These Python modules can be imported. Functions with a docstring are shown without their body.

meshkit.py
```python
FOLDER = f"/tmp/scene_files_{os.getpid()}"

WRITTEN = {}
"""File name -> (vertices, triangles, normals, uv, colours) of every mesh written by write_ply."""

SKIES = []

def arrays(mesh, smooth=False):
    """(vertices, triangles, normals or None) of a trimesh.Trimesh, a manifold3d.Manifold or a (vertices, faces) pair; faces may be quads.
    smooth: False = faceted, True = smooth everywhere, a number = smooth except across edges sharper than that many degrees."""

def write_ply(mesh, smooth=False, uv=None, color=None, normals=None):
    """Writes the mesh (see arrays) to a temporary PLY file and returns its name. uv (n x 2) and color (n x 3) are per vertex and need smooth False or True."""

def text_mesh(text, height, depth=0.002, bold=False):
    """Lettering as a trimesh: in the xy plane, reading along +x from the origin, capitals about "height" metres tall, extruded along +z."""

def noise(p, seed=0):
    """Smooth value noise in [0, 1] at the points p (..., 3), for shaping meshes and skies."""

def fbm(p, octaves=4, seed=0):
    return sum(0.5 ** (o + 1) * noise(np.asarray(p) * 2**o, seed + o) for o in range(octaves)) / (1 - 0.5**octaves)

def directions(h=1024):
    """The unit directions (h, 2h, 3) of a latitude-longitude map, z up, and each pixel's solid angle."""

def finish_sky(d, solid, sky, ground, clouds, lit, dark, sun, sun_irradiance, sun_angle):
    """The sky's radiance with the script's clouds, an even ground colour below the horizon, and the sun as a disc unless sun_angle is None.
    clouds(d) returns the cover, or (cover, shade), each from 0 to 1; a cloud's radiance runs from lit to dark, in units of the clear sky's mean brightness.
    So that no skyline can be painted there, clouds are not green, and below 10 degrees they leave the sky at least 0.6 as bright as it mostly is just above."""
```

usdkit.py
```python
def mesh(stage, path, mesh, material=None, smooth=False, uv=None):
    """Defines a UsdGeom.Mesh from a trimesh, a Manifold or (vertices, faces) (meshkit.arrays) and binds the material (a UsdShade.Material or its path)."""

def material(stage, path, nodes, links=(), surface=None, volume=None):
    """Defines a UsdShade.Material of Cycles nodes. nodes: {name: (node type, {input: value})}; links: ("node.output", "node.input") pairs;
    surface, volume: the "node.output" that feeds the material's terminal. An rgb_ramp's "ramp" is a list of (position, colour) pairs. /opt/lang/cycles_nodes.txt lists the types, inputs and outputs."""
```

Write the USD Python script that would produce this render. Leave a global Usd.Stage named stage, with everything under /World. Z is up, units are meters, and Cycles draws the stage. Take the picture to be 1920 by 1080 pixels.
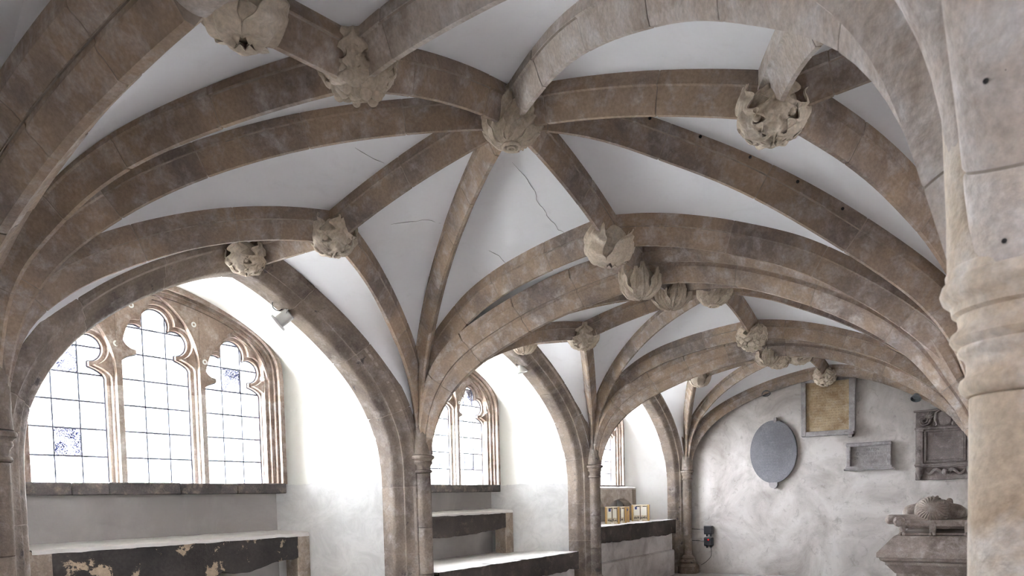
import math, random
import numpy as np, trimesh, usdkit, meshkit
import manifold3d as m3
from scipy.interpolate import PchipInterpolator
from shapely.geometry import Polygon, Point, box as sbox
from shapely.ops import unary_union
from shapely import affinity
from pxr import Usd, UsdGeom, UsdLux, Gf, Sdf

stage = Usd.Stage.CreateInMemory()
UsdGeom.Xform.Define(stage, '/World')
UsdGeom.Scope.Define(stage, '/World/Looks')
rng = random.Random(7)
nrng = np.random.RandomState(7)

# ------------------------------------------------------------------ camera, sky, exposure
CAM = np.array([-1.9184, -5.132, 1.4])
YAW, PITCH, ROLL, FPX, CYPX = 0.5916, -0.0523, 0.0236, 1349.8945, 1006.8973
fwd = np.array([math.cos(YAW)*math.cos(PITCH), math.sin(YAW)*math.cos(PITCH), math.sin(PITCH)])
right = np.array([math.sin(YAW), -math.cos(YAW), 0.0])
up = np.cross(right, fwd)
cr, sr = math.cos(ROLL), math.sin(ROLL)
cam_r, cam_u = right*cr - up*sr, right*sr + up*cr
cam = UsdGeom.Camera.Define(stage, '/World/camera')
cam.AddTransformOp().Set(Gf.Matrix4d(*cam_r, 0, *cam_u, 0, *(-fwd), 0, *CAM, 1))
cam.CreateHorizontalApertureAttr(36.0)
cam.CreateVerticalApertureAttr(20.25)
cam.CreateFocalLengthAttr(36.0*FPX/1920)
cam.CreateVerticalApertureOffsetAttr((CYPX-540)/1920*36.0)
cam.CreateClippingRangeAttr(Gf.Vec2f(0.05, 500))
cam.CreateFStopAttr(5.6)
cam.CreateFocusDistanceAttr(6.5)
cam.CreateExposureAttr(4.45)
sky = UsdLux.DomeLight.Define(stage, '/World/sky')       # bright even overcast sky
sky.CreateIntensityAttr(1.0)
sky.CreateColorAttr(Gf.Vec3f(0.94, 0.96, 1.05))

# ------------------------------------------------------------------ helpers
FLOOR = -0.16
used = {}
def path_for(name, parent):
    base = (str(parent) if parent else '/World') + '/' + name
    n = used.get(base, 0); used[base] = n + 1
    return base if n == 0 else '%s_%03d' % (base, n)
def keys(prim, **kw):
    for k, v in kw.items():
        if v: prim.SetCustomDataByKey(k, v)
    return prim
def thing(name, label=None, cat=None, group=None, kind=None, loc=None):
    p = path_for(name, None)
    x = UsdGeom.Xform.Define(stage, p)
    if loc is not None: x.AddTranslateOp().Set(Gf.Vec3d(*[float(a) for a in loc]))
    keys(x.GetPrim(), label=label, category=cat, group=group, kind=kind)
    return p
def sub(name, parent, label=None, kind=None):
    p = path_for(name, parent)
    keys(UsdGeom.Xform.Define(stage, p).GetPrim(), label=label, kind=kind)
    return p
def obj(name, mesh, mat, parent=None, smooth=30, label=None, cat=None, group=None, kind=None):
    p = path_for(name, parent)
    if isinstance(mesh, list): mesh = trimesh.util.concatenate(mesh)
    m = usdkit.mesh(stage, p, mesh, mat, smooth=smooth)
    keys(m.GetPrim(), label=label, category=cat, group=group, kind=kind)
    return p
def structure(name, mesh, mat, smooth=30):
    return obj(name, mesh, mat, None, smooth, kind='structure')
def box(x0, x1, y0, y1, z0, z1, bev=0.0):
    m = trimesh.creation.box(extents=(abs(x1-x0)-2*bev, abs(y1-y0)-2*bev, abs(z1-z0)-2*bev))
    if bev > 0:
        c = m.vertices; pts = []
        for v in c:
            s = np.sign(v)
            for k in range(3):
                e = np.zeros(3); e[k] = s[k]*bev
                pts.append(v+e)
        m = trimesh.convex.convex_hull(np.array(pts))
    m.apply_translation(((x0+x1)/2, (y0+y1)/2, (z0+z1)/2))
    return m
def extrude(poly, depth):
    """polygon in (x,z) extruded along +y by depth"""
    out = []
    for g in getattr(poly, 'geoms', [poly]):
        if g.geom_type != 'Polygon' or g.area < 1e-6: continue
        m = trimesh.creation.extrude_polygon(g, depth, engine='earcut')
        v = m.vertices.copy(); m.vertices = np.stack([v[:, 0], depth - v[:, 2], v[:, 1]], 1)
        if m.volume < 0: m.invert()
        out.append(m)
    return trimesh.util.concatenate(out)
def slab_xz(poly, y0, y1):
    m = extrude(poly, y1-y0); m.apply_translation((0, y0, 0)); return m
def lathe(profile, n=40, a0=None):
    """profile (r,z)"""
    m = trimesh.creation.revolve(np.array(profile, float), sections=n)
    if m.volume < 0: m.invert()
    return m
def frames_2d(d, z):
    t = np.stack([np.gradient(d), np.gradient(z)], 1)
    t /= np.linalg.norm(t, axis=1, keepdims=True)
    return t
def sweep(P, A, B, sec, closed_ends=True, scales=None):
    """ring i: P_i + s_u*A_i + s_v*B_i"""
    P, A, B, sec = map(np.asarray, (P, A, B, sec))
    n, k = len(P), len(sec)
    cen = sec.mean(0)
    V = []
    for i in range(n):
        s = sec if scales is None or scales[i] == 1 else cen + (sec-cen)*scales[i]
        V.append(P[i] + s[:, :1]*A[i] + s[:, 1:]*B[i])
    V = np.concatenate(V)
    F = []
    for i in range(n-1):
        for j in range(k):
            a, b = i*k+j, i*k+(j+1) % k
            c, d_ = a+k, b+k
            F += [[a, b, d_], [a, d_, c]]
    if closed_ends:
        key = tuple(map(tuple, np.round(sec, 5)))
        if key not in CAPS:
            from mapbox_earcut import triangulate_float64
            CAPS[key] = triangulate_float64(np.asarray(sec, float), np.array([k], np.uint32)).reshape(-1, 3)
        cap = CAPS[key]
        F += cap.tolist() + (cap[:, ::-1] + (n-1)*k).tolist()
    m = trimesh.Trimesh(V, np.array(F), process=False)
    if m.volume < 0: m.invert()
    return m
CAPS = {}
def tube(pts, r, n=10):
    pts = np.asarray(pts, float)
    if len(pts) > 2:
        s = np.r_[0, np.cumsum(np.linalg.norm(np.diff(pts, axis=0), axis=1))]
        pts = PchipInterpolator(s, pts)(np.linspace(0, s[-1], max(12, 5*len(pts))))
    t = np.gradient(pts, axis=0); t /= np.linalg.norm(t, axis=1, keepdims=True)
    a = np.cross(t[0], [0.31, 0.17, 0.93]); a /= np.linalg.norm(a)
    A, B = [], []
    for q in t:
        a = a - q*(a@q); a /= np.linalg.norm(a); A.append(a); B.append(np.cross(q, a))
    rr = np.full(len(pts), r) if np.ndim(r) == 0 else np.interp(np.linspace(0, 1, len(pts)), np.linspace(0, 1, len(r)), r)
    ang = np.linspace(0, 2*np.pi, n, endpoint=False)
    sec = np.stack([np.cos(ang), np.sin(ang)], 1)
    return sweep(pts, np.array(A)*rr[:, None], np.array(B)*rr[:, None], sec)
def rot_z(m, a, at=(0, 0, 0)):
    m.apply_transform(trimesh.transformations.rotation_matrix(a, (0, 0, 1), at)); return m
def hulls(chain, edge=0.025, it=6):
    """chain of (p,r,p,r): one continuous smoothed body"""
    parts = []
    for p, r, q, s in chain:
        a = m3.Manifold.sphere(r, 20).translate(tuple(map(float, p)))
        b = m3.Manifold.sphere(s, 20).translate(tuple(map(float, q)))
        parts.append(m3.Manifold.batch_hull([a, b]))
    u = m3.Manifold.batch_boolean(parts, m3.OpType.Add).refine_to_length(edge)
    v, f, _ = meshkit.arrays(u)
    t = trimesh.Trimesh(v, f)
    trimesh.smoothing.filter_taubin(t, iterations=it)
    return t

# ------------------------------------------------------------------ materials
L = '/World/Looks/'
def stone(name, dark, mid, pale, pale_at=0.62, vary=0.22, scale=1.0, bump=0.5, rough=0.9, soft=0.8, black=None, black_at=0.30, hard=False):
    """weathered stone: mottled mid/dark, limewash residue, fine grain; tone varies from block to block"""
    n = {'g': ('geometry', {}), 'oi': ('object_info', {}),
         'n1': ('noise_texture', {'scale': 2.2*scale, 'detail': 5.0, 'roughness': 0.6, 'distortion': 0.4}),
         'n2': ('noise_texture', {'scale': 7.0*scale, 'detail': 8.0, 'roughness': 0.68, 'distortion': 0.3}),
         'n3': ('noise_texture', {'scale': 55.0*scale, 'detail': 4.0, 'roughness': 0.6}),
         'r1': ('rgb_ramp', {'ramp': [(0.33, dark), (0.58, mid), (0.75, [c*1.12 for c in mid])]}),
         'r2': ('rgb_ramp', {'ramp': [(pale_at-0.12, (0, 0, 0)), (pale_at, (soft*.45,)*3), (pale_at+0.10, (soft,)*3)]}),
         'm1': ('mix', {'color2': pale}),
         'mr': ('map_range', {'from_min': 0, 'from_max': 1, 'to_min': 1-vary, 'to_max': 1+vary}),
         'gr': ('map_range', {'from_min': 0.28, 'from_max': 0.72, 'to_min': 0.80, 'to_max': 1.14}),
         'mm': ('math', {'math_type': 'multiply'}),
         'h': ('hsv', {'hue': 0.5, 'saturation': 1.0, 'fac': 1.0}),
         'ad': ('math', {'math_type': 'multiply_add', 'value2': 0.35}),
         'b': ('bump', {'strength': bump, 'distance': 0.012}),
         'p': ('principled_bsdf', {'roughness': rough, 'specular_ior_level': 0.25})}
    if hard: n['r2'] = ('rgb_ramp', {'ramp': [(pale_at-.012, (0, 0, 0)), (pale_at+.012, (1, 1, 1))]})
    l = [('g.position', 'n1.vector'), ('g.position', 'n2.vector'), ('g.position', 'n3.vector'),
         ('n1.fac', 'r1.fac'), ('n2.fac', 'r2.fac'), ('r2.color', 'm1.fac'), ('r1.color', 'm1.color1'),
         ('oi.random', 'mr.value'), ('n3.fac', 'gr.value'), ('mr.result', 'mm.value1'), ('gr.result', 'mm.value2'),
         ('mm.value', 'h.value'), ('h.color', 'p.base_color'),
         ('n3.fac', 'ad.value1'), ('n2.fac', 'ad.value3'), ('ad.value', 'b.height'), ('b.normal', 'p.normal')]
    if black is not None:
        n['n4'] = ('noise_texture', {'scale': 4.2*scale, 'detail': 9.0, 'roughness': 0.7})
        n['r4'] = ('rgb_ramp', {'ramp': [(black_at, (1, 1, 1)), (black_at+0.06, (0, 0, 0))]})
        n['m4'] = ('mix', {'color2': black})
        l += [('g.position', 'n4.vector'), ('n4.fac', 'r4.fac'), ('r4.color', 'm4.fac'), ('m1.color', 'm4.color1'), ('m4.color', 'h.color')]
    else:
        l.append(('m1.color', 'h.color'))
    return usdkit.material(stage, L+name, n, l, surface='p.BSDF')
def plaster(name, base, stain, amount=0.35, scale=0.9, bump=0.12, line=None, below=None, fine=4.0):
    """limewashed plaster; line: height under which the lime is worn to the grey render below"""
    n = {'g': ('geometry', {}),
         'n1': ('noise_texture', {'scale': scale, 'detail': 6.0, 'roughness': 0.62, 'distortion': 0.6}),
         'n2': ('noise_texture', {'scale': fine, 'detail': 9.0, 'roughness': 0.72, 'distortion': 0.8}),
         'n3': ('noise_texture', {'scale': 70.0, 'detail': 3.0}),
         'r1': ('rgb_ramp', {'ramp': [(0.40, (0, 0, 0)), (0.75, (amount,)*3)]}),
         'r2': ('rgb_ramp', {'ramp': [(0.55, (0, 0, 0)), (0.80, (amount*0.9,)*3)]}),
         'm1': ('mix', {'color1': base, 'color2': stain}),
         'm2': ('mix', {'color2': [c*0.8 for c in stain]}),
         'ad': ('math', {'math_type': 'multiply_add', 'value2': 0.25}),
         'b': ('bump', {'strength': bump*2, 'distance': 0.01}),
         'p': ('principled_bsdf', {'roughness': 0.93, 'specular_ior_level': 0.2})}
    l = [('g.position', 'n1.vector'), ('g.position', 'n2.vector'), ('g.position', 'n3.vector'),
         ('n1.fac', 'r1.fac'), ('n2.fac', 'r2.fac'), ('r1.color', 'm1.fac'), ('m1.color', 'm2.color1'), ('r2.color', 'm2.fac'),
         ('n3.fac', 'ad.value1'), ('n2.fac', 'ad.value3'), ('ad.value', 'b.height'), ('b.normal', 'p.normal')]
    if line is not None:
        n['s'] = ('separate_xyz', {})
        n['wob'] = ('math', {'math_type': 'multiply_add', 'value2': 0.10})
        n['mr'] = ('map_range', {'from_min': line+0.055, 'from_max': line+0.045, 'to_min': 0.0, 'to_max': 1.0, 'clamp': True})
        n['mm'] = ('math', {'math_type': 'multiply', 'value2': 0.8})
        n['m3'] = ('mix', {})
        n['r5'] = ('rgb_ramp', {'ramp': [(0.35, below), (0.6, [min(1, c*1.35) for c in below])]})
        l += [('g.position', 's.vector'), ('n2.fac', 'wob.value1'), ('s.z', 'wob.value3'), ('wob.value', 'mr.value'), ('mr.result', 'mm.value1'),
              ('mm.value', 'm3.fac'), ('m2.color', 'm3.color1'), ('n2.fac', 'r5.fac'), ('r5.color', 'm3.color2'), ('m3.color', 'p.base_color')]
    else:
        l.append(('m2.color', 'p.base_color'))
    return usdkit.material(stage, L+name, n, l, surface='p.BSDF')
def plain(name, color, rough=0.6, metal=0.0, spec=0.4, bump=0.0, mottle=0.0, scale=12.0):
    n = {'g': ('geometry', {}), 'n': ('noise_texture', {'scale': scale, 'detail': 6.0, 'roughness': 0.65}),
         'r': ('rgb_ramp', {'ramp': [(0.35, [c*(1-mottle) for c in color]), (0.65, [min(1, c*(1+mottle)) for c in color])]}),
         'b': ('bump', {'strength': bump, 'distance': 0.006}),
         'p': ('principled_bsdf', {'roughness': rough, 'metallic': metal, 'specular_ior_level': spec})}
    l = [('g.position', 'n.vector'), ('n.fac', 'r.fac'), ('r.color', 'p.base_color')]
    if bump: l += [('n.fac', 'b.height'), ('b.normal', 'p.normal')]
    return usdkit.material(stage, L+name, n, l, surface='p.BSDF')

M = {}
M['rib'] = stone('rib_stone', (0.21, 0.172, 0.154), (0.355, 0.265, 0.195), (0.52, 0.47, 0.445), 0.60, 0.17)
M['rib_pale'] = stone('limewashed_rib_stone', (0.34, 0.275, 0.225), (0.52, 0.445, 0.385), (0.64, 0.605, 0.59), 0.55, 0.08)
M['jamb'] = stone('jamb_stone', (0.135, 0.11, 0.097), (0.245, 0.195, 0.155), (0.38, 0.34, 0.315), 0.61, 0.14, black=(0.09, 0.08, 0.075), black_at=0.33)
M['mortar'] = plain('mortar', (0.30, 0.25, 0.21), 0.95, mottle=0.25)
M['column'] = stone('column_stone', (0.44, 0.335, 0.24), (0.60, 0.50, 0.39), (0.69, 0.64, 0.595), 0.57, 0.06, scale=0.9)
M['boss'] = stone('boss_stone', (0.42, 0.34, 0.26), (0.62, 0.525, 0.42), (0.70, 0.64, 0.57), 0.62, 0.10)
M['tracery'] = stone('tracery_stone', (0.19, 0.135, 0.105), (0.34, 0.26, 0.21), (0.56, 0.50, 0.46), 0.58, 0.06)
M['mullion'] = stone('mullion_stone', (0.36, 0.30, 0.25), (0.52, 0.45, 0.38), (0.66, 0.61, 0.57), 0.55, 0.06)
M['sillstone'] = stone('sill_stone', (0.06, 0.055, 0.055), (0.12, 0.105, 0.10), (0.36, 0.28, 0.22), 0.62, 0.15, scale=1.6)
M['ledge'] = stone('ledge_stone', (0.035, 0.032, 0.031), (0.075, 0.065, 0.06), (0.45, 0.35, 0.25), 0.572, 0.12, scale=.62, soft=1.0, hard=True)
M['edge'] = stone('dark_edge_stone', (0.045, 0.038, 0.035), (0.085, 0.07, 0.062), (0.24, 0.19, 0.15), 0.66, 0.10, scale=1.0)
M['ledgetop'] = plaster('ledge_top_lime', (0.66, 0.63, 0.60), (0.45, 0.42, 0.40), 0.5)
M['post'] = stone('post_stone', (0.20, 0.16, 0.125), (0.36, 0.29, 0.23), (0.50, 0.45, 0.40), 0.60, 0.1)
M['monument'] = stone('monument_stone', (0.145, 0.12, 0.11), (0.24, 0.205, 0.19), (0.42, 0.385, 0.365), 0.62, 0.05, scale=1.4)
M['tomb'] = stone('tomb_stone', (0.15, 0.118, 0.10), (0.27, 0.222, 0.192), (0.42, 0.375, 0.345), 0.60, 0.06, scale=1.5)
M['web'] = plaster('web_plaster', (0.80, 0.80, 0.825), (0.70, 0.69, 0.69), 0.35, 0.7, 0.05)
M['reveal_white'] = plaster('reveal_white_plaster', (0.82, 0.81, 0.79), (0.74, 0.73, 0.69), 0.4, 0.8, 0.10)
M['reveal'] = plaster('reveal_plaster', (0.80, 0.79, 0.74), (0.70, 0.69, 0.62), 0.4, 0.8, 0.10, line=1.62, below=(0.50, 0.49, 0.48))
M['apron'] = plaster('apron_plaster', (0.37, 0.345, 0.32), (0.54, 0.51, 0.48), 0.8, 1.1, 0.10)
M['farwall'] = plaster('far_wall_plaster', (0.60, 0.562, 0.535), (0.27, 0.232, 0.205), 1.0, 1.3, 0.25, fine=7.0)
M['wallp'] = plaster('wall_plaster', (0.62, 0.58, 0.54), (0.50, 0.46, 0.42), 0.5)
M['floor'] = stone('floor_stone', (0.24, 0.23, 0.22), (0.34, 0.325, 0.31), (0.42, 0.40, 0.39), 0.6, 0.12)
M['ground'] = plain('ground_paving', (0.30, 0.30, 0.28), 0.9, mottle=0.2, scale=2)
M['lead'] = plain('lead', (0.17, 0.18, 0.23), 0.6, 0.3)
M['washer'] = plain('washer_metal', (0.75, 0.75, 0.73), 0.4, 0.3)
M['white_metal'] = plain('lamp_enamel', (0.62, 0.62, 0.60), 0.4)
M['grey_metal'] = plain('grey_lamp_enamel', (0.10, 0.11, 0.12), 0.4)
M['cable'] = plain('cable', (0.05, 0.05, 0.05), 0.5)
M['slate'] = stone('slate', (0.135, 0.133, 0.142), (0.185, 0.182, 0.195), (0.26, 0.255, 0.265), 0.66, 0.0, scale=0.8, bump=0.1, rough=0.55)
M['greystone'] = stone('grey_stone', (0.235, 0.215, 0.21), (0.34, 0.315, 0.31), (0.47, 0.445, 0.44), 0.6, 0.0, scale=2)
M['buff'] = stone('buff_panel', (0.30, 0.20, 0.11), (0.47, 0.36, 0.23), (0.55, 0.47, 0.36), 0.60, 0.0, scale=1.5, bump=0.1)
M['ink'] = plain('inscription_ink', (0.26, 0.18, 0.11), 0.9)
M['greyink'] = plain('inscription_grey', (0.19, 0.18, 0.18), 0.9)
M['slateink'] = plain('inscription_slate', (0.125, 0.124, 0.134), 0.7)
M['black'] = plain('black_plastic', (0.03, 0.03, 0.033), 0.45)
M['iron'] = plain('iron', (0.03, 0.028, 0.027), 0.7, 0.4)
M['crack'] = plain('crack_shadow', (0.30, 0.29, 0.29), 1.0)
M['card_cream'] = plain('card_cream', (0.56, 0.48, 0.35), 0.6, mottle=0.12, scale=25)
M['card_white'] = plain('card_white', (0.72, 0.69, 0.62), 0.6)
M['card_brown'] = plain('card_brown', (0.25, 0.11, 0.05), 0.6)
M['card_ochre'] = plain('card_ochre', (0.45, 0.28, 0.10), 0.6)
M['card_blue'] = plain('card_blue', (0.06, 0.08, 0.20), 0.6)
M['card_dark'] = plain('card_dark', (0.05, 0.04, 0.04), 0.6)
M['led'] = usdkit.material(stage, L+'red_lamp', {'e': ('emission', {'color': (1, 0.02, 0.03), 'strength': 0.05})}, surface='e.emission')
M['glass'] = usdkit.material(stage, L+'window_glass', {'ge': ('geometry', {}), 'iv': ('math', {'math_type': 'subtract', 'value1': 1.0}), 'mu': ('math', {'math_type': 'multiply'}), 'f': ('fresnel', {'IOR': 1.45}), 't': ('transparent_bsdf', {'color': (0.97, 0.985, 0.98)}), 'g': ('glossy_bsdf', {'color': (1, 1, 1), 'roughness': 0.02}),
    'm': ('mix_closure', {})}, [('ge.backfacing', 'iv.value2'), ('iv.value', 'mu.value1'), ('f.fac', 'mu.value2'), ('mu.value', 'm.fac'), ('t.BSDF', 'm.closure1'), ('g.BSDF', 'm.closure2')], surface='m.closure')
M['obscure'] = usdkit.material(stage, L+'obscure_glass', {'g': ('geometry', {}), 'n': ('noise_texture', {'scale': 110.0, 'detail': 1.0, 'roughness': 0.5}), 'n2': ('noise_texture', {'scale': 9.0, 'detail': 2.0}),
    'a': ('math', {'math_type': 'multiply_add', 'value2': 0.45}), 'r': ('rgb_ramp', {'ramp': [(0.66, (0.012, 0.014, 0.03)), (0.78, (0.5, 0.5, 0.52))]}),
    't': ('transparent_bsdf', {}), 'gl': ('glossy_bsdf', {'color': (1, 1, 1), 'roughness': 0.2}), 'm': ('mix_closure', {'fac': 0.06})},
    [('g.position', 'n.vector'), ('g.position', 'n2.vector'), ('n2.fac', 'a.value1'), ('n.fac', 'a.value3'), ('a.value', 'r.fac'), ('r.color', 't.color'), ('t.BSDF', 'm.closure1'), ('gl.BSDF', 'm.closure2')], surface='m.closure')

# ------------------------------------------------------------------ layout of the vault (4 m bays, x along the aisle, wall at y=0, arcade at y=YE)
YE, YC = -5.18, -2.59
BAYS = {0: dict(C=3.74, s=3.40, n=3.40, w=3.45, e=3.36), 1: dict(C=3.76, s=3.41, n=3.40, w=3.43, e=3.37),
        2: dict(C=3.62, s=3.32, n=3.37, w=3.37, e=3.34), 3: dict(C=3.58, s=3.31, n=3.40, w=3.38, e=3.34)}
TZ = {0: 3.31, 1: 3.31, 2: 3.31, 3: 3.50}
WAP, EAP = 3.50, 3.44
SP_W, SP_E = 1.90, 1.86
TAB = {
 ('W', 'C'): [(0, 1.9), (.03, 2.45), (.06, 2.70), (.11, 2.92), (.19, 3.13), (.33, 3.39), (.48, 3.57), (.63, 3.69), (.78, 3.76), (.91, 3.79), (1, 3.80)],
 ('E', 'C'): [(.035, 1.86), (.05, 2.10), (.09, 2.40), (.165, 2.69), (.27, 2.925), (.38, 3.14), (.49, 3.34), (.60, 3.50), (.71, 3.62), (.81, 3.73), (.91, 3.785), (1, 3.80)],
 ('W', 's'): [(0, 1.9), (.025, 2.42), (.06, 2.70), (.11, 2.88), (.20, 3.04), (.35, 3.25), (.50, 3.36), (.70, 3.425), (.88, 3.45), (1, 3.45)],
 ('E', 's'): [(.04, 1.86), (.06, 2.08), (.10, 2.30), (.16, 2.46), (.22, 2.62), (.35, 2.885), (.48, 3.10), (.62, 3.245), (.76, 3.36), (.90, 3.43), (1, 3.45)],
 ('W', 'w'): [(0, 1.9), (.03, 2.35), (.08, 2.62), (.14, 2.76), (.20, 2.88), (.36, 3.09), (.52, 3.25), (.69, 3.37), (.91, 3.45), (1, 3.46)],
 ('E', 'w'): [(.05, 1.86), (.07, 2.08), (.12, 2.33), (.20, 2.62), (.30, 2.82), (.40, 2.97), (.51, 3.085), (.62, 3.186), (.77, 3.276), (.91, 3.33), (1, 3.36)],
 ('N', 'C'): [(.012, 1.86), (.028, 2.02), (.052, 2.20), (.085, 2.45), (.14, 2.68), (.20, 2.84), (.27, 3.00), (.35, 3.18), (.50, 3.43), (.64, 3.62), (.77, 3.74), (.91, 3.79), (1, 3.80)],
 ('N', 's'): [(.016, 1.86), (.030, 2.00), (.046, 2.14), (.062, 2.30), (.085, 2.47), (.15, 2.72), (.22, 2.90), (.32, 3.07), (.43, 3.20), (.55, 3.30), (.69, 3.37), (.82, 3.42), (.93, 3.45), (1, 3.45)],
 ('N', 'w'): [(.05, 1.86), (.07, 2.10), (.12, 2.35), (.20, 2.62), (.30, 2.83), (.42, 3.02), (.578, 3.20), (.70, 3.29), (.857, 3.35), (1, 3.36)],
 ('N', 'T'): [(.02, 1.86), (.02, 2.10), (.03, 2.30), (.055, 2.50), (.11, 2.75), (.18, 2.95), (.29, 3.13), (.40, 3.24), (.55, 3.33), (.75, 3.37), (.90, 3.36), (1, 3.34)],
 ('W', 'T'): [(0, 1.9), (.03, 2.20), (.10, 2.50), (.24, 2.80), (.44, 3.03), (.68, 3.21), (.86, 3.29), (.95, 3.32), (1, 3.33)],
 ('E', 'T'): [(.04, 1.86), (.06, 2.0), (.106, 2.15), (.16, 2.37), (.29, 2.67), (.43, 2.90), (.58, 3.09), (.74, 3.24), (.90, 3.325), (1, 3.34)],
}
NS = 48
def springer_curve(side, kind, A, B, zend):
    A, B = np.array(A, float), np.array(B, float)
    D = np.linalg.norm(B-A); u = (B-A)/D
    tab = np.array(TAB[(side, kind)], float)
    z0, z1 = tab[0, 1], tab[-1, 1]
    d = tab[:, 0]*D; z = z0 + (tab[:, 1]-z0)*(zend-z0)/(z1-z0)
    s = np.r_[0, np.cumsum(np.hypot(np.diff(d), np.diff(z)))]
    q = np.linspace(0, s[-1], NS)
    dd, zz = PchipInterpolator(s, d)(q), PchipInterpolator(s, z)(q)
    for _ in range(6):                                    # even out the measured curve
        dd[1:-1] = dd[1:-1]*.5 + (dd[:-2]+dd[2:])*.25
        zz[1:-1] = zz[1:-1]*.5 + (zz[:-2]+zz[2:])*.25
    t = frames_2d(dd, zz)
    n2 = np.stack([-t[:, 1], t[:, 0]], 1)
    P = np.stack([A[0]+u[0]*dd, A[1]+u[1]*dd, zz], 1)
    N = np.stack([u[0]*n2[:, 0], u[1]*n2[:, 0], n2[:, 1]], 1)
    lat = np.array([-u[1], u[0], 0.0])
    return P, np.repeat(lat[None], NS, 0), N
def ridge_curve(a, b, bulge, n=20):
    a, b = np.array(a, float), np.array(b, float)
    t = np.linspace(0, 1, n)
    P = a + (b-a)*t[:, None]; P[:, 2] += bulge*4*t*(1-t)
    D = np.linalg.norm((b-a)[:2]); u = (b-a)[:2]/D
    tt = frames_2d(t*D, P[:, 2])
    N = np.stack([-tt[:, 1]*u[0], -tt[:, 1]*u[1], tt[:, 0]], 1)
    return P, np.repeat(np.array([[-u[1], u[0], 0.0]]), n, 0), N
def mirror(h):
    return np.array(h + [(-u, v) for u, v in h[::-1]])
SEC = {'rib': mirror([(.084, .05), (.084, -.058), (.071, -.064), (.066, -.073), (.054, -.098), (.040, -.132), (.027, -.160), (.015, -.180), (.012, -.186)]),
       'big': mirror([(.195, .05), (.195, -.035), (.182, -.05), (.152, -.072), (.125, -.105), (.115, -.118), (.100, -.115), (.097, -.128), (.103, -.15), (.095, -.172), (.07, -.195), (.048, -.222), (.030, -.248), (.022, -.26)])}
SEC['round'] = mirror([(.165, .05), (.165, -.03), (.158, -.075), (.142, -.115), (.115, -.15), (.08, -.175), (.04, -.19), (.012, -.194)])
OFF = {'round': 0.11, 'rib': 0.10, 'big': 0.13}
def make_stones(parent, P, A, N, sec, mat, length=0.62, first=0.3, name='voussoir_stone', core=True, seed=0):
    r = random.Random(seed)
    s = np.r_[0, np.cumsum(np.linalg.norm(np.diff(P, axis=0), axis=1))]
    T = s[-1]
    cuts = [0.0]; nxt = first*length + r.uniform(0, .15)
    while nxt < T - 0.3*length:
        cuts.append(nxt); nxt += length*r.uniform(.85, 1.2)
    cuts.append(T)
    f = lambda X, q: np.stack([np.interp(q, s, X[:, k]) for k in range(3)], 1)
    if core:
        cen = sec.mean(0)
        obj('mortar_core', sweep(P, A, N, cen+(sec-cen)*0.94), M['mortar'], parent)
    for a, b in zip(cuts[:-1], cuts[1:]):
        g = 0.0035
        q = np.linspace(a+g, b-g, max(3, int((b-a)/0.085)))
        q = np.r_[q[0], q[0]+0.006, q[1:-1], q[-1]-0.006, q[-1]]
        sc = np.ones(len(q)); sc[0] = sc[-1] = 0.975
        w = 1 + r.uniform(-.012, .012)
        sec2 = sec*np.array([w, 1 + r.uniform(-.012, .012)])
        obj(name, sweep(f(P, q), f(A, q), f(N, q), sec2, scales=sc), mat, parent)

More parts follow.
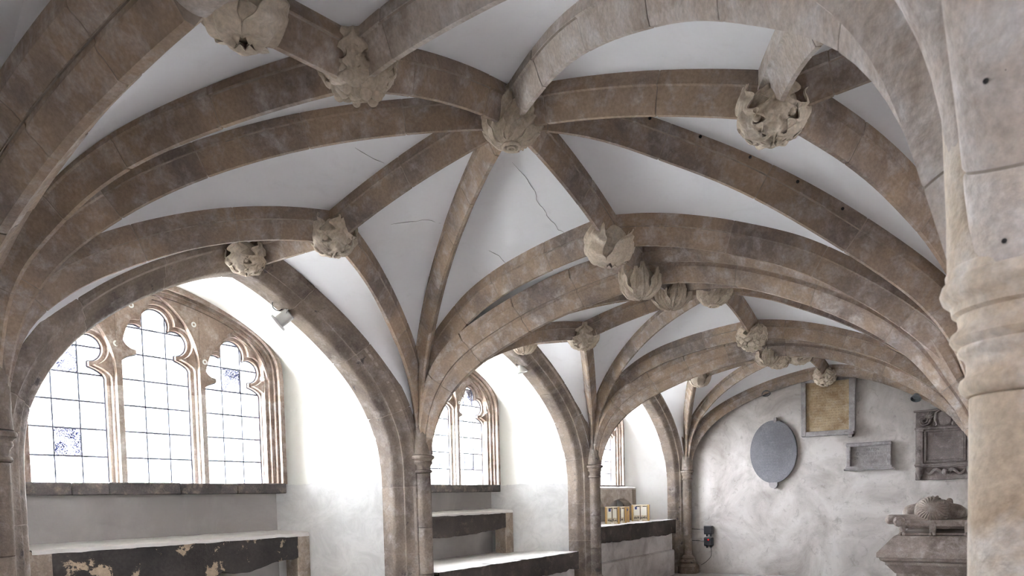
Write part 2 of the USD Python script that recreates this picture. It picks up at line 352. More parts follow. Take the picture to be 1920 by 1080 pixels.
# ---- curves of every bay
def pier(k): return (4.0*k, 0.0)
def col(k): return (4.0*k, YE)
PIERN = {0: 'the left-edge pier', 1: 'the pier between first and second windows', 2: 'the pier between second and third windows', 3: 'the far-corner pier', -1: 'the pier behind the camera'}
COLN = {0: 'the near column', 1: 'the second column', 2: 'the third column', 3: 'the far-wall column', -1: 'the column behind the camera'}
BAYN = {0: 'bay above the camera', 1: 'near bay', 2: 'middle bay', 3: 'far bay'}
BOSSN = {'C': 'crown boss', 's': 'near ridge boss', 'n': 'far ridge boss', 'w': 'window-side boss', 'e': 'arcade-side boss'}
ARCH_H = [(1.74, FLOOR), (1.74, 0.8), (1.74, 1.70), (1.70, 2.02), (1.605, 2.25), (1.43, 2.51), (1.2, 2.735), (.9, 2.955), (.55, 3.155), (.25, 3.295), (0, 3.375)]
XARC = {0: -2.0, 1: 2.0, 2: 6.05, 3: 10.10}
def arch_curve(xc, n=90):
    """opening edge of a window recess, from the left foot over the apex to the right foot"""
    h = np.array(ARCH_H, float)
    s = np.r_[0, np.cumsum(np.hypot(*np.diff(h, axis=0).T))]
    q = np.linspace(0, s[-1], n)
    hx, hz = PchipInterpolator(s, h[:, 0])(q), PchipInterpolator(s, h[:, 1])(q)
    hx[-1] = 0
    X = np.r_[xc-hx, (xc+hx)[::-1][1:]]; Z = np.r_[hz, hz[::-1][1:]]
    t = frames_2d(X, Z)
    return X, Z, np.stack([-t[:, 1], t[:, 0]], 1)
def wall_web_curve(k, side):
    """where the vault plaster meets the wall arch, from pier side to apex"""
    X, Z, nn = arch_curve(4*k-2, 90)
    x, z = X+(XARC[k]-4*k+2)*0+nn[:, 0]*.2, Z+nn[:, 1]*.2
    h = len(X)//2
    ok = Z >= 1.80
    idx = [i for i in range(h+1) if ok[i]]
    x, z = x[idx], z[idx]
    px, pz = np.r_[4*k-4+.02, x[:-1], 4*k-2.0], np.r_[1.80, z[:-1], z[-1]]
    if side > 0: px = 2*(4*k-2)-px
    s = np.r_[0, np.cumsum(np.hypot(np.diff(px), np.diff(pz)))]
    q = np.linspace(0, s[-1], NS)
    return np.stack([np.interp(q, s, px), np.full(NS, -.0), np.interp(q, s, pz)], 1)

def bpos(k, kind):
    x0 = 4*(k-1)
    b = BAYS[k]
    return {'C': (x0+1.98, YC, b['C']), 's': (x0+.64, YC, b['s']), 'n': (x0+3.35, YC, b['n']), 'w': (x0+2.0, -.93, b['w']), 'e': (x0+2.0, -4.17, b['e'])}[kind]
webs = []          # (curve, curve, bulge)
ribs = []          # (P, A, N, section, label)
def add_rib(P, A, N, sec, label, off=True):
    o = OFF[sec]
    W = P + N*o
    # where the ribs gather at the springing each is worked slimmer, its soffit line unchanged
    sl = np.r_[0, np.cumsum(np.linalg.norm(np.diff(P, axis=0), axis=1))]
    lo, run, depth = {'rib': (.62, .9, .186), 'big': (.42, 1.2, .26), 'round': (.62, .8, .194)}[sec]
    t = np.clip(sl/run, 0, 1); t = (lo+(1-lo)*t*t*(3-2*t))[:, None]
    if 'bay above the camera' not in label or 'arcade arch' in label: ribs.append((W - N*depth*(1-t), A*t, N*t, sec, label))
    return W
tcurve = {}
for k in range(0, 4):                                     # transverse arches over piers 0..3
    zend = TZ[k]+.03
    kind = 'big' if k < 3 else 'rib'
    for side, f, nm in (('W', pier, PIERN), ('E', col, COLN)):
        lab = ('heavy transverse arch rib from %s' if k < 3 else 'slim rib along the far wall from %s') % nm[k]
        off = -.24 if k == 0 else 0.0
        P, A, N = springer_curve('N' if side == 'E' and k == 0 else side, 'T', (f(k)[0]+off*(.10 if side == 'E' else 1), f(k)[1]), (4*k + off + (0 if k < 3 else -.04), YC), zend)
        if side == 'E' and k == 0:                        # the heavy arch is plain and rounded where it leaves the column
            kind = 'round'
        tcurve[(side, k)] = add_rib(P, A, N, kind, lab)
RZ = 0.075
for k in range(0, 4):
    B = {q: bpos(k, q) for q in 'Csnwe'}
    lo, hi = k-1, k
    sides = [(hi, 'n')] if k == 0 else [(lo, 's'), (hi, 'n')]
    for j, rb in sides:
        for side, f, nm, wb in (('W', pier, PIERN, 'w'), ('E', col, COLN, 'e')):
            A0 = f(j)
            cs = {}
            sd = 'N' if side == 'E' and j == 0 else side
            use_ridge = not (k == 3 and rb == 'n')
            if use_ridge:
                P, A, N = springer_curve(sd, 's', A0, B[rb][:2], B[rb][2]+.05)
                cs['s'] = add_rib(P, A, N, 'rib', 'rib from %s to %s of %s' % (nm[j], BOSSN[rb], BAYN[k]))
            P, A, N = springer_curve(sd, 'C', A0, B['C'][:2], B['C'][2]+.05)
            cs['C'] = add_rib(P, A, N, 'rib', 'long diagonal rib from %s to crown of %s' % (nm[j], BAYN[k]))
            P, A, N = springer_curve(sd, 'w', A0, B[wb][:2], B[wb][2]+.03)
            cs['w'] = add_rib(P, A, N, 'rib', 'rib from %s to %s of %s' % (nm[j], BOSSN[wb], BAYN[k]))
            if side == 'W':
                cs['a'] = wall_web_curve(k, -1 if j == lo else 1)
            else:
                P, A, N = springer_curve('E', 'T', A0, (4*k-2.0, YE), EAP)
                cs['a'] = add_rib(P, A, N, 'round' if k == 0 else 'big', 'arcade arch rib of %s from %s' % (BAYN[k], nm[j]))
            order = ['a', 'w', 'C'] + (['s'] if use_ridge else [])
            for p, q in zip(order[:-1], order[1:]):
                webs.append((cs[p], cs[q], .05 if (p, q) != ('a', 'w') else 0.0))
            webs.append((cs[order[-1]], tcurve[(side, j)], 0.0 if use_ridge else .05))
    def rg(a, b, bulge, lab):
        a, b = np.array(a, float), np.array(b, float)
        P, A, N = ridge_curve(a, b, bulge)
        if k: ribs.append((P, A, N, 'rib', lab))
    r = lambda q: np.array(B[q])+[0, 0, (.05 if q in 'Csn' else .03)+OFF['rib']]
    T = lambda j: np.array([4*j if j else -.24, YC, TZ[j]+.03+OFF['big' if j < 3 else 'rib']])
    if k > 0:
        rg(T(k-1), r('s'), 0, 'short ridge rib between transverse arch and near ridge boss of %s' % BAYN[k])
        rg(r('s'), r('C'), .05, 'ridge rib between the near ridge boss and crown of the %s' % BAYN[k])
    if k < 3:
        rg(r('C'), r('n'), .05, 'ridge rib between the crown and far ridge boss of the %s' % BAYN[k])
        rg(r('n'), T(k), 0, 'short ridge rib between far ridge boss and transverse arch of %s' % BAYN[k])
    else:
        rg(r('C'), T(3), .05, 'ridge rib from the crown of the far bay to the far wall')
    rg(r('C'), r('w'), .05, 'ridge rib from the crown to the window-side boss of the %s' % BAYN[k])
    rg(r('w'), (4*k-2.0, 0.0, WAP+.07), 0, 'short ridge rib from window-side boss to wall arch of %s' % BAYN[k])
    rg(r('C'), r('e'), .05, 'ridge rib from the crown to the arcade-side boss of the %s' % BAYN[k])
    rg(r('e'), (4*k-2.0, YE, EAP+.14), 0, 'short ridge rib from arcade-side boss to arcade of %s' % BAYN[k])

# ------------------------------------------------------------------ ceiling: plastered webs
ceiling = thing('ceiling', kind='structure')
def web_mesh(c0, c1, bulge, nu=14):
    n = len(c0); U = np.linspace(0, 1, nu); t = np.linspace(0, 1, n)
    G = c0[:, None]*(1-U)[None, :, None] + c1[:, None]*U[None, :, None]
    G[:, :, 2] += bulge*(t**3)[:, None]*(4*U*(1-U))[None]
    ph = G*1.3
    G[:, :, 2] += (meshkit.fbm(ph, 3, 5)-.5)*.02*(np.sin(np.pi*t)[:, None])
    idx = np.arange(n*nu).reshape(n, nu)
    a, b, c, d = idx[:-1, :-1].ravel(), idx[1:, :-1].ravel(), idx[1:, 1:].ravel(), idx[:-1, 1:].ravel()
    F = np.r_[np.stack([a, b, c], 1), np.stack([a, c, d], 1)]
    m = trimesh.Trimesh(G.reshape(-1, 3), F, process=False)
    if m.face_normals[:, 2].mean() > 0: m.invert()
    return m
for c0, c1, bl in webs:
    obj('web_panel', web_mesh(c0, c1, bl), M['web'], ceiling, smooth=True)

for line in ([(2.553, -2.214, 3.83), (2.728, -2.206, 3.787), (2.88, -2.194, 3.744), (3.035, -2.14, 3.699), (3.163, -2.14, 3.656), (3.321, -2.136, 3.599), (3.436, -2.2, 3.549)],
             [(1.631, -1.569, 3.763), (1.756, -1.563, 3.755), (1.885, -1.588, 3.753)], [(2.486, -1.082, 3.629), (2.596, -1.184, 3.66), (2.688, -1.276, 3.687), (2.863, -1.3, 3.696)],
             [(3.364, -1.417, 3.588), (3.45, -1.454, 3.557), (3.56, -1.463, 3.514)]):
    p = np.array(line); q = np.linspace(0, len(p)-1, 8*len(p))
    p = np.stack([np.interp(q, range(len(p)), p[:, i]) for i in range(3)], 1)
    p[:, 0] += .022*(meshkit.noise(np.stack([q*3, q*0, q*0], 1), 3)-.5); p[:, 1] += .022*(meshkit.noise(np.stack([q*3, q*0+5, q*0], 1), 8)-.5)
    obj('plaster_crack', tube(p[::2], [.0008, .0024, .0016, .0024, .0008], 5), M['crack'], ceiling, label='hairline crack in the vault plaster')

# ------------------------------------------------------------------ floor, walls, roof
structure('floor', box(-4.4, 12.6, -10.2, 0.6, FLOOR-.2, FLOOR), M['floor'])
structure('ground', box(-60, 70, -60, 60, FLOOR-.6, FLOOR-.45), M['ground'])
structure('trim_1', box(-4.6, 12.7, YE-.2, 1.9, 4.25, 4.45), M['wallp'])        # roof over the vault
structure('trim_2', box(-4.6, 12.7, -10.5, YE-.0, 5.2, 5.4), M['wallp'])        # roof of the nave
structure('wall_far', [box(12.15, 12.6, -10.2, 1.9, FLOOR, 5.3)], M['farwall'])
bw = sbox(-10.2, FLOOR, 1.9, 5.3).difference(sbox(-7.35, 1.5, -6.75, 2.9).union(affinity.scale(Point(-7.05, 2.9).buffer(.30, 16), 1, .9)))
m = extrude(bw, .3); rot_z(m, math.pi/2); m.apply_translation((-4.3, 0, 0)); structure('wall_back', m, M['wallp'])
# outer wall with the window openings
DEP = {1: 1.3, 2: 1.3, 3: 1.1}
XWIN = {1: 1.88, 2: 5.88, 3: 9.90}
WHALF, ZSILL, ZSPR, ZAPX = 1.25, 1.62, 2.70, 3.42
def head_curve(half, zs, za, n=40):
    u = np.linspace(-1, 1, n)
    u = np.sign(u)*(1-(1-np.abs(u))**1.6)
    return np.stack([u*half, zs + (za-zs)*(1-np.abs(u)**1.35)**.36], 1)
def win_poly(inset, z0=None):
    h = head_curve(WHALF-inset, ZSPR, ZAPX-inset)
    z0 = ZSILL if z0 is None else z0
    return Polygon([(-(WHALF-inset), z0)] + h.tolist() + [(WHALF-inset, z0)])
for k in (1, 2, 3):
    x0, d = 4*(k-1), DEP[k]
    hole = affinity.translate(win_poly(0.02), XWIN[k], 0)
    pn = sbox(x0-.3 if k > 1 else -.35, FLOOR, x0+3.7 if k < 3 else 12.6, 4.4).difference(hole)
    structure('wall_window', slab_xz(pn, d+.02, d+.32), M['apron'])
# wall behind the piers, with the recess arches cut out
X, Z = [], []
front = sbox(-4.4, FLOOR, 12.5, 4.4)
for k in (1, 2, 3):
    X, Z, nn = arch_curve(XARC[k])
    front = front.difference(Polygon(np.stack([X+nn[:, 0]*.15, Z+nn[:, 1]*.15], 1)))
structure('wall_left', slab_xz(front, 0.05, 0.34), M['wallp'])
# nave beyond the arcade: arcade wall above the arches and an outer wall with tall windows
aw = sbox(-4.4, FLOOR, 12.5, 5.3)
for k in range(0, 4):
    cur = tcurve[('E', 0)]
    dd = (cur[:, 1]-YE); zz = cur[:, 2]
    P, A, N = springer_curve('E', 'T', col(k-1), (4*k-2.0, YE), EAP)
    W = P + N*.10
    xs = np.r_[W[:, 0], (8*k-4-W[:, 0])[::-1]]; zs = np.r_[W[:, 2], W[::-1, 2]]
    aw = aw.difference(Polygon(np.r_[np.stack([xs, zs], 1), [[4*k-.1, FLOOR-.1], [4*k-3.9, FLOOR-.1]]]).buffer(0))
structure('wall_arcade', slab_xz(aw, YE-.16, YE-.04), M['wallp'])
nw = sbox(-4.5, FLOOR, 12.6, 5.3)
for xc in (-2.0, 2.0):
    nw = nw.difference(sbox(xc-.28, 2.0, xc+.28, 3.5).union(affinity.scale(Point(xc, 3.5).buffer(.28, 12), 1, .9)))
structure('wall_right', slab_xz(nw, -10.5, -10.2), M['wallp'])

# ------------------------------------------------------------------ window recesses: arches, reveals, windows, shelves
WARCH = np.array([(0, .36), (0, .20), (.018, .165), (.05, .135), (.072, .118), (.082, .10), (.080, .085), (.092, .07), (.115, .055), (.15, .025), (.165, -.005), (.19, -.02), (.27, -.02), (.27, .36)])
WN = {1: 'big near window', 2: 'middle window', 3: 'far window'}
for k in (1, 2, 3):
    X, Z, nn = arch_curve(XARC[k], 90)
    P = np.stack([X, np.zeros_like(X), Z], 1); A = np.stack([nn[:, 0], 0*X, nn[:, 1]], 1); Y = np.repeat([[0., 1., 0.]], len(X), 0)
    t = thing('recess_arch', 'chamfered stone arch framing the recess of the %s' % WN[k], 'arch')
    make_stones(t, P, A, Y, WARCH, M['jamb'], length=.66, name='voussoir_stone', seed=40+k)
    # reveal: loft from the arch to the window
    d, xw = DEP[k], XWIN[k]
    sp = lambda a, b, n: np.linspace(a, b, n)
    ok = [i for i in range(len(X)) if Z[i] >= 1.75]
    fr = np.stack([X[ok], Z[ok]], 1); fr[:, 0] += np.sign(XARC[k]-fr[:, 0])*(-.006); fr[:, 1] += .006
    bk = np.r_[[[xw-WHALF, ZSPR]], head_curve(WHALF, ZSPR, ZAPX, 78)+[xw, 0], [[xw+WHALF, ZSPR]]]
    def resamp(c, n):
        s = np.r_[0, np.cumsum(np.linalg.norm(np.diff(c, axis=0), axis=1))]
        return np.stack([np.interp(np.linspace(0, s[-1], n), s, c[:, i]) for i in (0, 1)], 1)
    fr, bk = resamp(fr, 60), resamp(bk, 60)
    v = np.linspace(0, 1, 14)
    fr = np.r_[np.stack([np.full(14, fr[0, 0]), sp(FLOOR, fr[0, 1], 14)], 1)[:-1], fr, np.stack([np.full(14, fr[-1, 0]), sp(fr[-1, 1], FLOOR, 14)], 1)[1:]]
    bk = np.r_[np.stack([np.full(14, bk[0, 0]), sp(FLOOR, bk[0, 1], 14)], 1)[:-1], bk, np.stack([np.full(14, bk[-1, 0]), sp(bk[-1, 1], FLOOR, 14)], 1)[1:]]
    V = []; nv = 14
    for q in np.linspace(0, 1, nv):
        c = fr*(1-q)+bk*q
        yy = .33+(d+.03-.33)*q
        V.append(np.stack([c[:, 0], np.full(len(c), yy), c[:, 1] + .05*math.sin(math.pi*q)*np.clip((c[:, 1]-2.2), 0, 1)], 1))
    V = np.array(V); V += (meshkit.fbm(V*2.2, 3, 9)-.5)[..., None]*.022*np.sin(np.pi*np.linspace(0, 1, nv))[:, None, None]
    n = V.shape[1]; idx = np.arange(nv*n).reshape(nv, n)
    a, b, c, e = idx[:-1, :-1].ravel(), idx[1:, :-1].ravel(), idx[1:, 1:].ravel(), idx[:-1, 1:].ravel()
    m = trimesh.Trimesh(V.reshape(-1, 3), np.r_[np.stack([a, b, c], 1), np.stack([a, c, e], 1)], process=False)
    cen = np.array([4*k-2, .8, 2.0])
    if ((cen-m.triangles_center)*m.face_normals).sum(1).mean() < 0: m.invert()
    structure('wall_recess', m, M['reveal' if k < 3 else 'reveal_white'], True)

def light_opening(cx, ztop, g=0.0):
    """cusped head of one light; g grows it"""
    w = .33+g
    s = [Point(cx, ztop-.135).buffer(.138+g, 16), Point(cx-.195, ztop-.285).buffer(.118+g, 16), Point(cx+.195, ztop-.285).buffer(.118+g, 16), sbox(cx-.19, ztop-.60, cx+.19, ztop-.25)]
    body = sbox(cx-w, ZSILL, cx+w, ztop-.54).union(affinity.scale(Point(cx, ztop-.54).buffer(w, 20), 1, .36))
    s.append(body.intersection(sbox(cx-w-1, ZSILL, cx+w+1, ztop-.425)))
    return unary_union(s).buffer(.004).buffer(-.004)
def plain_opening(cx, ztop, g):
    w = .33+g; zs = ztop-.50; R = .95*2*w
    c1, c2 = Point(cx-w+R, zs).buffer(R, 48), Point(cx+w-R, zs).buffer(R, 48)
    hd = c1.intersection(c2).intersection(sbox(cx-w, zs, cx+w, zs+2))
    top = hd.bounds[3]
    hd = affinity.scale(hd, 1, (ztop+.055-zs+g)/(top-zs), origin=(cx, zs))
    return hd.union(sbox(cx-w, ZSILL, cx+w, zs+.001))
LIGHTS = [(-.80, 3.075), (0, 3.235), (.80, 3.075)]
OBSC = {1: {(0, 1, 1), (0, 1, 4), (2, 1, 4)}, 2: {(2, 1, 1), (2, 1, 5), (1, 0, 3)}, 3: {(2, 0, 1), (2, 1, 4)}}
for k in (1, 2, 3):
    d, xw = DEP[k], XWIN[k]
    w = thing('window_%d' % k, kind='structure')
    T = lambda poly, y0, y1: slab_xz(affinity.translate(poly, xw, 0), y0, y1)
    ring = lambda a, b: win_poly(a, ZSILL).difference(win_poly(b, ZSILL-.1))
    obj('frame', [T(ring(0, .05), d-.10, d+.16), T(ring(.03, .085), d-.06, d+.16), T(ring(.06, .115), d-.02, d+.16)], M['tracery'], w)
    obj('label_moulding', [T(ring(-.035, .022), d-.13, d-.03), T(ring(-.02, .03), d-.155, d-.12)], M['tracery'], w)
    full = win_poly(.09)
    pl, cu, cb = full, full, full
    for cx, zt in LIGHTS:
        pl = pl.difference(plain_opening(cx, zt, .045)); cb = cb.difference(light_opening(cx, zt, .03)); cu = cu.difference(light_opening(cx, zt))
    zc = ZSPR-.22
    up_ = sbox(-3, zc, 3, 5); dn = sbox(-3, 0, 3, zc)
    tr = []
    obj('tracery', [T(pl.intersection(up_), d-.05, d+.0), T(cb.intersection(up_), d+.0, d+.045), T(cu.intersection(up_), d+.045, d+.12)], M['tracery'], w)
    for s in (-1, 1):
        reg = sbox(.31 if s > 0 else -.49, ZSILL, .49 if s > 0 else -.31, zc)
        obj('mullion', [T(pl.intersection(reg), d-.05, d+.0), T(cb.intersection(reg), d+.0, d+.045), T(cu.intersection(reg), d+.045, d+.12)], M['mullion'], w)
        rg_ = sbox(.95 if s > 0 else -1.3, ZSILL, 1.3 if s > 0 else -.95, zc)
        obj('jamb', [T(cb.intersection(rg_), d+.0, d+.045), T(cu.intersection(rg_), d+.045, d+.12)], M['tracery'], w)
    # spandrel ribs of the panelled head, fixing washers
    for s in (-1, 1):
        obj('panel_rib', T(sbox(s*.40-.02, ZSPR+.12, s*.40+.02, ZAPX-.20), d-.055, d-.03), M['tracery'], w)
    for (wx, wz) in ((-.27, 3.20), (.33, 3.14), (-.42, 2.84), (.43, 2.80), (1.09, 2.72)):
        m = trimesh.creation.annulus(.011, .026, .012, sections=20); m.apply_transform(trimesh.transformations.rotation_matrix(math.pi/2, (1, 0, 0))); m.apply_translation((xw+wx, d-.045, wz))
        obj('fixing_washer', m, M['washer'], w)
    pitch = .236
    gy = d+.085
    for li, (cx, zt) in enumerate(LIGHTS):
        op = light_opening(cx, zt)
        xs = [cx-.33, cx-.11, cx+.11, cx+.33]
        nz = int((zt-ZSILL)/pitch)+1
        for r_ in range(nz):
            for c in range(3):
                cell = op.intersection(sbox(xs[c]+.004, ZSILL+r_*pitch+.004, xs[c+1]-.004, ZSILL+(r_+1)*pitch-.004))
                for g in getattr(cell, 'geoms', [cell]):
                    if g.geom_type == 'Polygon' and g.area > 4e-4:
                        ob = (li, c, r_) in OBSC[k]
                        obj('obscure_pane' if ob else 'glass_pane', T(g.buffer(.006), gy-.002, gy+.002), M['obscure' if ob else 'glass'], w, smooth=False)
        bars = []
        for c in (1, 2):
            bars.append(op.intersection(sbox(xs[c]-.0055, ZSILL, xs[c]+.0055, zt)))
        for r_ in range(1, nz):
            hgt = .007
            bars.append(op.intersection(sbox(cx-.35, ZSILL+r_*pitch-hgt, cx+.35, ZSILL+r_*pitch+hgt)))
        bars.append(op.difference(op.buffer(-.011)))
        obj('lead_came', T(unary_union(bars), gy-.006, gy+.006), M['lead'], w, smooth=False)
    # sill blocks
    xl, xr = xw-WHALF, xw+WHALF
    cuts = [xl] + [xl+(xr-xl)*f for f in (.14, .26, .52, .76)] + [xr]
    for a, b in zip(cuts[:-1], cuts[1:]):
        m = box(a+.003, b-.003, d-.17, d+.12, ZSILL-.10, ZSILL+.005+rng.uniform(-.004, .004), .008)
        obj('sill_block', m, M['sillstone'], w)
def wavy(pts, amp, seed, n=90):
    """ragged outline along the bottom edge: interpolates pts (x,z) and roughens"""
    p = np.array(pts, float); x = np.linspace(p[0, 0], p[-1, 0], n)
    z = np.interp(x, p[:, 0], p[:, 1])
    q = np.stack([x*3.1, 0*x, 0*x+seed], 1)
    return np.stack([x, z + (meshkit.fbm(q*2, 4, seed)-.5)*amp], 1)
def shelf(k, x0, x1, y0, y1, z, thick, bottom, label, post=None, mat='ledge', back=None):
    t = thing('stone_shelf', label, 'shelf')
    bt = wavy(bottom, .03, 3+k)
    tp = wavy([(x0, z), (x1, z)], .018, 13+k)
    poly = Polygon(np.r_[bt, tp[::-1]])
    obj('fascia', slab_xz(poly.buffer(0), y0, y0+.16), M[mat], t)
    yb = y1+.04
    V = []
    xs = tp[:, 0]
    n = len(xs)
    for yy, zz in ((y0-.006, -.004), (y0+.02, .01), (yb, .035)):
        V.append(np.stack([xs, np.full(n, yy), tp[:, 1]+zz+.004], 1))
    Vb = [v_-[0, 0, .03] for v_ in V]
    V = np.concatenate(V+Vb); idx = np.arange(6*n).reshape(6, n); F = []
    for r0, r1 in ((0, 1), (1, 2), (5, 4), (4, 3), (3, 0), (2, 5)):
        a, b, c, e = idx[r0, :-1], idx[r0, 1:], idx[r1, 1:], idx[r1, :-1]
        F += np.stack([a, b, c], 1).tolist() + np.stack([a, c, e], 1).tolist()
    m = trimesh.Trimesh(V, F, process=False); m.fix_normals()
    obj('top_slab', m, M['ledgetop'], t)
    if post:
        for a, b in post:
            obj('end_post', box(a, b, y0-.004, y0+.2, FLOOR, z-.004, .012), M['post'], t)
    return t
shelf(1, .60, 3.29, 1.0, 1.28, 1.09, .3, [(.60, .70), (1.5, .69), (2.15, .70), (2.24, .78), (2.34, .735), (2.55, .735), (2.8, .80), (3.12, .83), (3.29, .83)],
      'black-painted peeling stone shelf under the big near window', [(3.13, 3.30), (.50, .75)])
shelf(2, 4.8, 7.24, 1.0, 1.28, 1.225, .3, [(4.8, .92), (5.6, .90), (6.3, .92), (6.7, .95), (7.0, .98), (7.24, .98)],
      'dark stone shelf below the sill of the middle window', [(7.04, 7.25)], mat='edge')
shelf(3, 8.8, 11.36, .8, 1.12, 1.57, .3, [(8.8, 1.30), (9.6, 1.42), (9.8, 1.38), (9.95, 1.22), (10.15, 1.24), (10.4, 1.34), (10.8, 1.37), (11.05, 1.30), (11.2, 1.2), (11.36, 1.2)],
      'pale stone shelf with a cusped underside in the far window recess', [(11.18, 11.36)], mat='mullion')
for k, z, th, lab in ((1, .55, .28, 'low stone bench at the foot of the big near window'), (2, .585, .27, 'low dark-edged stone bench in the middle window recess'), (3, .925, .27, 'dark-edged stone bench carrying the printed boxes in the far recess')):
    x0 = 4*(k-1)
    t = thing('stone_bench', lab, 'bench')
    a, b = x0+.36, x0+3.65
    tp = wavy([(a, z), (b, z)], .02, 33+k); bt = wavy([(a, z-th), (b-.5, z-th), (b-.25, z-th+.03), (b, z-th)], .05, 43+k)
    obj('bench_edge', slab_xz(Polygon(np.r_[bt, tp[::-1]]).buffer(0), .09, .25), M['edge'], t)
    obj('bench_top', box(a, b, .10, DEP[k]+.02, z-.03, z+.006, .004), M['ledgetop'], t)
    obj('bench_front', box(a, b, .17, DEP[k]+.02, FLOOR, z-.03), M['farwall'], t)
    if k == 3:
        obj('footing_block', box(a+.1, b-.05, .10, .2, FLOOR, .34, .02), M['farwall'], t)

# ------------------------------------------------------------------ ribs
for i, (P, A, N, sec, lab) in enumerate(ribs):
    t = thing('vault_rib', lab, 'vault rib')
    make_stones(t, P, A, N, SEC[sec], M['rib_pale' if 'from the near column' in lab else 'rib'], length=.66 if sec == 'rib' else .6, seed=100+i)

# iron nails along the edge of the long rib right of the crown
for i, (P, A, N, sec, lab) in enumerate(ribs):
    if lab == 'long diagonal rib from the second column to crown of near bay':
        path = '/World/vault_rib' if i == 0 else '/World/vault_rib_%03d' % i
        for q in (.93, .86, .79, .71, .63, .55, .46):
            j = int(q*(NS-1))
            m = trimesh.creation.icosphere(2, .010); m.apply_translation(P[j] + A[j]*.088 - N[j]*.012)
            obj('nail', m, M['iron'], path, label='dark iron nail')

    if lab == 'arcade arch rib of bay above the camera from the near column':
        path = '/World/vault_rib' if i == 0 else '/World/vault_rib_%03d' % i
        for at in ((-.272, -5.11, 2.155), (-.283, -5.142, 2.16), (-.172, -5.142, 1.885)):
            m = trimesh.creation.icosphere(2, .005); m.apply_translation(at); obj('plug', m, M['iron'], path, label='dark plugged hole')

# ------------------------------------------------------------------ wall shafts
COLK = .93
def ring_profile(rs, z0, z1):
    return rs
for k, lab in ((0, 'slender wall shaft with moulded capital at the left edge'), (1, 'slender wall shaft with moulded capital between first and second windows'),
               (2, 'slender wall shaft with moulded capital between second and third windows'), (3, 'weathered wall shaft in the far corner by the black boxes')):
    x = 4.0*k
    t = thing('wall_shaft', lab, 'wall shaft', loc=(x, -.02, 0))
    prof = [(0, 1.70)] + [(.088, 1.70), (.098, 1.705), (.104, 1.715), (.100, 1.73), (.088, 1.74), (.086, 1.77), (.095, 1.79), (.106, 1.80), (.11, 1.815), (.104, 1.83), (.112, 1.845), (.128, 1.855), (.132, 1.87), (.128, 1.885), (.11, 1.895)] + [(0, 1.90)]
    obj('capital', lathe(prof), M['jamb'], t)
    z = .22
    hs = [.22, .62, 1.12, 1.70]
    for a, b in zip(hs[:-1], hs[1:]):
        obj('shaft_drum', lathe([(0, a+.002), (.083, a+.002), (.086, a+.006), (.086, b-.006), (.083, b-.002), (0, b-.002)], 28), M['jamb'], t)
    obj('base', lathe([(0, .04), (.16, .04), (.165, .07), (.15, .10), (.13, .12), (.135, .15), (.12, .18), (.095, .20), (.09, .22), (0, .22)]), M['jamb'], t)
    ang = math.pi/8
    pl = lathe([(0, FLOOR), (.22, FLOOR), (.22, -.02), (.18, .04), (0, .04)], 8); rot_z(pl, ang)
    obj('plinth', pl, M['jamb'], t)
    # springing block: clustered ribs grow from it
    obj('springing_block', lathe([(0, 1.9), (.115, 1.90), (.11, 2.0), (.11, 2.25), (.10, 2.5), (0, 2.55)], 24), M['jamb'], t)

# ------------------------------------------------------------------ arcade columns
for k, lab in ((-1, 'round stone arcade column behind the camera'), (0, 'thick pale limestone column with ringed capital at the right edge'), (1, 'second arcade column hidden behind the near column'), (2, 'third arcade column hidden behind the near column'), (3, 'arcade respond column at the far wall')):
    t = thing('arcade_column', lab, 'column', loc=(4.0*k, YE-.022, 0))
    m_ = M['column']
    lathe_ = lathe
    lathe = lambda pf, n=40: lathe_([(r_*COLK, z_) for r_, z_ in pf], n)
    prof = [(0, 1.600), (.131, 1.600), (.138, 1.603), (.149, 1.612), (.153, 1.625), (.149, 1.638), (.140, 1.645), (.137, 1.655), (.138, 1.675), (.143, 1.685), (.153, 1.692), (.156, 1.70), (.153, 1.708), (.165, 1.714), (.172, 1.725), (.169, 1.738), (.158, 1.746),
            (.154, 1.756), (.157, 1.775), (.168, 1.782), (.170, 1.795), (.172, 1.800), (.187, 1.812), (.193, 1.828), (.188, 1.845), (.180, 1.853), (.182, 1.868), (.178, 1.875), (0, 1.875)]
    obj('capital', lathe(prof, 64), m_, t, smooth=40)
    hs = [.15, .52, 1.05, 1.60] if k else [.15, .60, 1.12, 1.60]
    for a, b in zip(hs[:-1], hs[1:]):
        obj('shaft_drum', lathe([(0, a+.001), (.129, a+.001), (.1305, a+.003), (.1305, b-.003), (.129, b-.001), (0, b-.001)], 64), m_, t)
    obj('base', lathe([(0, FLOOR), (.26, FLOOR), (.26, -.05), (.24, -.03), (.22, .0), (.23, .03), (.20, .07), (.16, .09), (.165, .12), (.14, .15), (0, .15)], 48), m_, t)
    obj('springing_block', lathe([(0, 1.87), (.178, 1.872), (.18, 2.0), (.19, 2.2), (.21, 2.4), (.2, 2.6), (0, 2.7)], 40), m_, t)
    lathe = lathe_

